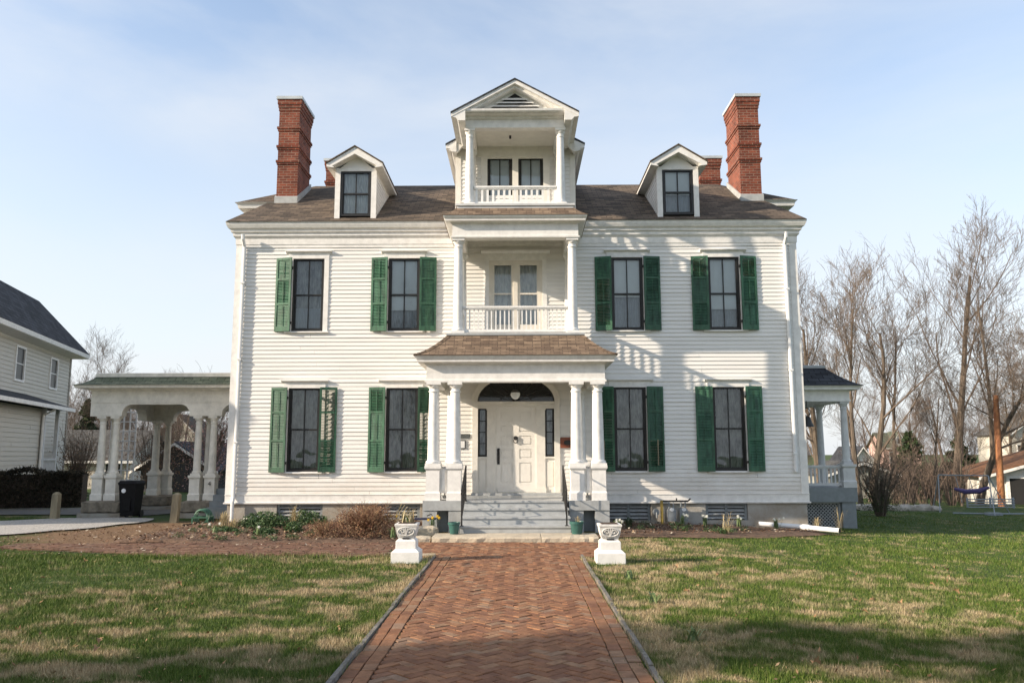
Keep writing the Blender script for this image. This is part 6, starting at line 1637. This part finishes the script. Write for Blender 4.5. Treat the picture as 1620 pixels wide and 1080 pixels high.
def daffodil(x, y, z, n, h, seed, petal, label, nf=3, group='flowers in the beds'):
    t = thing('daffodil', (x, y, z), label, 'flower', group)
    moved(blades(n, h, h*.45, .008, seed, .5, .05), x, y, z-.01).build('leaves', M['leaf_blue'], t, uv=False); r = random.Random(seed)
    for k in range(nf):
        fx_, fy, fz = x+r.gauss(0, .07), y+r.gauss(0, .05)-.03, z+h*r.uniform(.7, 1.0); mb = MB()
        mb.tube([(x+(fx_-x)*.5, y, z), (fx_, fy, fz)], .003, 3); mb.build('stalk', M['leaf_blue'], t, uv=False)
        mb = MB()
        for i in range(6):
            a = i*1.047; mb.face([(fx_, fy, fz), (fx_+.022*math.cos(a-.4), fy-.008, fz+.022*math.sin(a-.4)), (fx_+.036*math.cos(a), fy-.004, fz+.036*math.sin(a)), (fx_+.022*math.cos(a+.4), fy-.008, fz+.022*math.sin(a+.4))])
        mb.tube([(fx_, fy, fz), (fx_, fy-.025, fz)], [.010, .015], 7); mb.build('bloom', M[petal], t, uv=False)
daffodil(-1.72, 16.35, .10, 20, .30, 1, 'petal_yellow', 'bright yellow daffodils behind the rough limestone block', 5)
daffodil(-2.35, 15.3, bed_z(-2.3, 15.3), 34, .22, 2, 'petal_white', 'green daffodil clump at the foot of the brown shrub left of the urn', 1)
daffodil(-2.5, 15.9, bed_z(-2.5, 15.9)+.22, 3, .16, 3, 'petal_yellow', 'yellow flowers showing through the right of the brown shrub', 3)
daffodil(-5.05, 15.9, bed_z(-5, 15.9), 24, .18, 4, 'petal_white', 'white flowers in the middle of the left bed', 2); daffodil(-6.0, 16.2, bed_z(-6, 16.2), 16, .2, 5, 'petal_white', 'cream flowers by the dry grass at the left end of the bed', 2)
for i, (x, y, lb) in enumerate(((3.75, 18.9, 'white flowers in the right bed before the gas meter'), (4.25, 18.8, 'white flowers right of the gas meter'), (5.05, 18.9, 'white flowers under the far right basement window'), (5.85, 18.75, 'white flowers beside the upper end of the drain pipe'), (2.0, 16.7, 'pale stems beside the right porch footing'))):
    daffodil(x, y, bed_z(x, y), 34, .24, 20+i, 'petal_white', lb, 4)
for i, (x, y, lb) in enumerate(((1.42, 10.75, 'iris leaves on the right lawn nearest the right urn'), (1.45, 9.0, 'iris leaves on the right lawn, middle of three clumps along the walk'), (1.50, 7.25, 'pale iris leaves on the right lawn nearest the viewer'), (-1.95, 12.9, 'small green shoots beside the left urn'))):
    single(moved(blades(16, .13, .12, .012, 40+i, .3, .05), x, y, bump_z(x, y)), 'iris_clump', M['leaf_blue'], (x, y, bump_z(x, y)), lb, 'plant', 'iris clumps on the lawn', uv=False)
# small furniture behind the left urn
t = thing('plant_stand', (-1.95, 16.75, .08), 'black bent wire plant stand with a navy shelf beside the porch footing', 'plant stand')
for dx in (0, .42):
    mb = MB(); x = -2.15+dx; mb.tube([(x, 16.6, .02), (x, 16.6, .34 if dx else .42), (x-.05, 16.65, .40 if dx else .5), (x-.14, 16.75, .36 if dx else .46)], .012, 5); mb.build('leg', M['iron'], t)
mb = MB(); mb.box(-2.12, -1.68, 16.55, 16.75, .29, .325); mb.build('shelf', M['navy'], t)
t = thing('wicker_basket', (-2.35, 16.6, .1), 'pale wicker plant support behind the left urn', 'plant support')
mb = MB()
for i in range(6):
    x = -2.52+.06*i; mb.tube([(x, 16.75, .05), (x+.02, 16.75, .40+.03*math.sin(i*1.3)), (x+.12, 16.8, .60-.03*i)], .009, 4)
mb.build('canes', M['straw'], t, uv=False)
mb = MB()
for z in (.18, .28, .38): mb.tube([(-2.6, 16.74, z), (-2.1, 16.74, z+.01)], .008, 4)
mb.build('bands', M['straw'], t, uv=False)

# ---- litter in the beds, gravel and lawn: uncountable
g = np.random.default_rng(5); pts = []
while len(pts) < 9500:
    q_ = g.random()
    if q_ > .72:                                        # leaf litter on the bare earth and the old side walk
        x, y = g.uniform(-10.5, -2.1), g.uniform(13.1, 19)
        if ((x+6.9)/3.4)**2+((y-17.2)/3.4)**2 > 1 and not (13.1 < y < 15): continue
        pts.append((x, y, bump_z(x, y)+.016)); continue
    if q_ < .45: x, y = g.uniform(-7.4, -2.1), g.uniform(14.95, 19.2)
    else:
        x, y = g.uniform(1.7, 7.4), g.uniform(15.7, 19.2)
        if y < 15.9+max(0, x-2)*.52: continue
    pts.append((x, y, bed_z(x, y)+.012))
pts = np.array(pts); n = len(pts); a = g.random(n)*6.283; s = .010+.018*g.random(n)**2
d = np.stack([np.cos(a), np.sin(a), g.normal(0, .35, n)], 1); e = np.stack([-np.sin(a), np.cos(a), g.normal(0, .35, n)], 1)
V = np.stack([pts-d*s[:, None]*1.6, pts+e*s[:, None]*.7, pts+d*s[:, None]*1.6, pts-e*s[:, None]*.7], 1).reshape(-1, 3)
tag(mesh_np('mulch_litter', V, 4, M['mulch_chip']), kind='stuff')

# fallen leaves, each its own
mb = MB(); n = 7
vs = []; 
for i in range(n+1):
    f = i/n; w_ = .030*math.sin(math.pi*f)**.7*(1+.5*math.sin(f*19)); zc = .022*math.sin(f*3.0)
    vs += [(f*.10-.05, -w_, zc+.022*(w_/.03)), (f*.10-.05, 0, zc), (f*.10-.05, w_, zc+.030*(w_/.03))]
mb.mesh(vs, [q for i in range(n) for q in ((i*3, i*3+3, i*3+4, i*3+1), (i*3+1, i*3+4, i*3+5, i*3+2))])
leaf = mb.build('fallen_leaf', M['leaf_brown'], uv=False); tag(leaf, 'curled dry brown leaves scattered on the lawn', 'leaf', 'fallen leaves on the lawn')
r = random.Random(17); spots = [(-3.45, 8.75), (-6.0, 10.4), (-5.3, 6.7), (-4.2, 7.3), (3.55, 8.6), (3.75, 9.3), (3.95, 9.35), (4.2, 9.2), (6.7, 10.6), (6.3, 8.7), (3.0, 12.4), (-7.6, 11.2), (4.6, 7.2), (-2.0, 11.3), (2.2, 11.6), (7.6, 9.4), (5.4, 7.9)]
for i in range(16): spots.append((r.choice((-1, 1))*r.uniform(1.6, 7.5), r.uniform(6.2, 13)))
for i, (x, y) in enumerate(spots):
    if -1.4 < x < 1.05: continue
    o = leaf if i == 0 else leaf.copy()
    if i: COL.objects.link(o)
    o.location = (x, y, bump_z(x, y)+.045); o.rotation_euler = (r.uniform(-.6, .6), r.uniform(-.5, .5), r.random()*6.28); o.scale = (r.uniform(.5, .95),)*3

# grass
g = np.random.default_rng(9); NB = 900000
y = 5.4*(1-g.random(NB)*(1-(5.4/30)**.75))**(-1/.75); y = np.minimum(y, 30)
x = (g.random(NB)*2-1)*(.74*y+1.0)
def inpoly(x, y, poly):
    c = np.zeros(len(x), bool); n = len(poly)
    for i in range(n):
        (x0, y0), (x1, y1) = poly[i], poly[(i+1) % n]
        cond = ((y0 > y) != (y1 > y)) & (x < (x1-x0)*(y-y0)/(y1-y0+1e-12)+x0); c ^= cond
    return c
jx = g.normal(0, .03, NB); jy = g.normal(0, .05, NB)
bad = inpoly(x+jx, y+jy, [(-1.34, 4), (.99, 4), (.99, 12.4), (1.5, 13.1), (1.5, 15.95), (3.4, 16.4), (5.2, 17.2), (6.3, 18.0), (7.1, 18.8), (7.2, 20.7), (8.7, 20.7), (8.7, 40), (-11.6, 40), (-11.6, 24), (-30, 24.5), (-30, 21.4), (-14.5, 22), (-11.6, 20.8), (-12.8, 19.6), (-14.5, 16.6), (-10.6, 16.3), (-9.4, 15.9), (-8.4, 14.6), (-5.6, 13.3), (-1.34, 13.1)]) & ~((x < -2.1) & (y < 15) & (g.random(NB) < .05))
ed = (((x+6.9)/3.3)**2+((y-17.2)/3.3)**2 < .8+.5*g.random(NB)) & (g.random(NB) > .06)
keep = ~bad & ~ed; x = x[keep]; y = y[keep]; n = len(x)
# ground height on the grid functions, vectorised
aa = np.maximum(0, x-1.5); aa = aa*aa/(aa+1.2); bb = np.maximum(0, y-24); bb = bb*bb/(bb+4)
z = -1.15*(1-np.exp(-.05*aa/1.15))-.6*(1-np.exp(-.018*bb/.6)) - .012
h = (.014+.020*g.random(n))*(.75+.5*(np.sin(x*1.9+.7)*np.sin(y*1.3)+1)/2); wdt = (.0022+.0016*g.random(n))*(1+.06*(y-5))
a = g.random(n)*6.283; ln = h*g.random(n)*1.9; b = g.random(n)*6.283
P0 = np.stack([x-np.cos(a)*wdt, y-np.sin(a)*wdt, z-.01], 1); P1 = np.stack([x+np.cos(a)*wdt, y+np.sin(a)*wdt, z-.01], 1); P2 = np.stack([x+np.cos(b)*ln, y+np.sin(b)*ln, z+h+.012], 1)
tag(mesh_np('grass', np.stack([P0, P1, P2], 1).reshape(-1, 3), 3, M['blade']), kind='stuff')
# longer tufts on the lawn, along the edging and in the walk joints
g = np.random.default_rng(31); C = []
for i in range(2600):
    yy = 5.6+13*g.random()**1.5; xx = (g.random()*2-1)*(.74*yy+1)
    if -1.40 < xx < 1.03 and yy < 13.2: continue
    if yy > 12.9 and xx < 1.6: continue
    if yy > 15.6 and xx < 8.6: continue
    C.append((xx, yy, .05, 14, .060))
for i in range(520):
    yy = 5.2+8*g.random(); C.append((PX0-.075+g.normal()*.02, yy, .03, 12, .055) if i % 2 else (PX1+.062+g.normal()*.02, min(yy, 12.6), .03, 12, .055))
for i in range(170):
    C.append((PX0+.23+g.random()*1.8, 5+8*g.random()**1.2, .014, 7, .016) if i % 3 else (g.choice((PX0+.112, PX0+.226, PX1-.115, PX1-.226)), 5+8*g.random(), .012, 7, .018))
for i in range(260): C.append((-2.1-6.3*g.random(), 13.05+.12*g.normal(), .05, 14, .055))
T = []
for xx, yy, sp_, nb_, hh in C:
    k = nb_; px_ = xx+g.normal(0, sp_, k); py_ = yy+g.normal(0, sp_, k); pz = gz(xx, yy)-.012; a = g.random(k)*6.283; b = g.random(k)*6.283; h = hh*(.5+.8*g.random(k)); l = h*g.random(k)*.9; w_ = .0028*(1+.05*(yy-5))
    T.append(np.stack([np.stack([px_-np.cos(a)*w_, py_-np.sin(a)*w_, np.full(k, pz-.01)], 1), np.stack([px_+np.cos(a)*w_, py_+np.sin(a)*w_, np.full(k, pz-.01)], 1), np.stack([px_+np.cos(b)*l, py_+np.sin(b)*l, pz+h+.015], 1)], 1).reshape(-1, 3))
tag(mesh_np('grass_tufts', np.concatenate(T), 3, M['blade']), kind='stuff')
g = np.random.default_rng(77); n = 1500
y = 5.6+13*g.random(n)**1.4; x = (g.random(n)*2-1)*(.74*y+1); k = ((x < -1.4) | (x > 1.05)) & (y < 13); x, y = x[k], y[k]; n = len(x)
z = np.array([gz(a, b) for a, b in zip(x, y)])+.022; P = np.stack([x, y, z], 1); a = g.random(n)*6.283; sz = .006+.012*g.random(n)**2
d = np.stack([np.cos(a), np.sin(a), g.normal(0, .5, n)], 1); e = np.stack([-np.sin(a), np.cos(a), g.normal(0, .5, n)], 1)
tag(mesh_np('lawn_litter', np.stack([P-d*sz[:, None]*1.5, P+e*sz[:, None]*.7, P+d*sz[:, None]*1.5, P-e*sz[:, None]*.7], 1).reshape(-1, 3), 4, M['leaf_brown']), kind='stuff')
T = []
for i in range(70):
    xx, yy = (g.uniform(-7.2, -3.9), g.uniform(15.1, 18.8)) if i % 3 else (g.uniform(1.9, 5.2), g.uniform(17.2, 19.1))
    rx = g.uniform(.05, .16); T.append(leaf_cloud(int(40+600*rx), dome(xx, yy, bed_z(xx, yy)-.02, rx, rx, .05+rx*.4), .022, i+500, .45))
tag(mesh_np('bed_weeds', np.concatenate(T), 4, M['leaf_green']), kind='stuff')
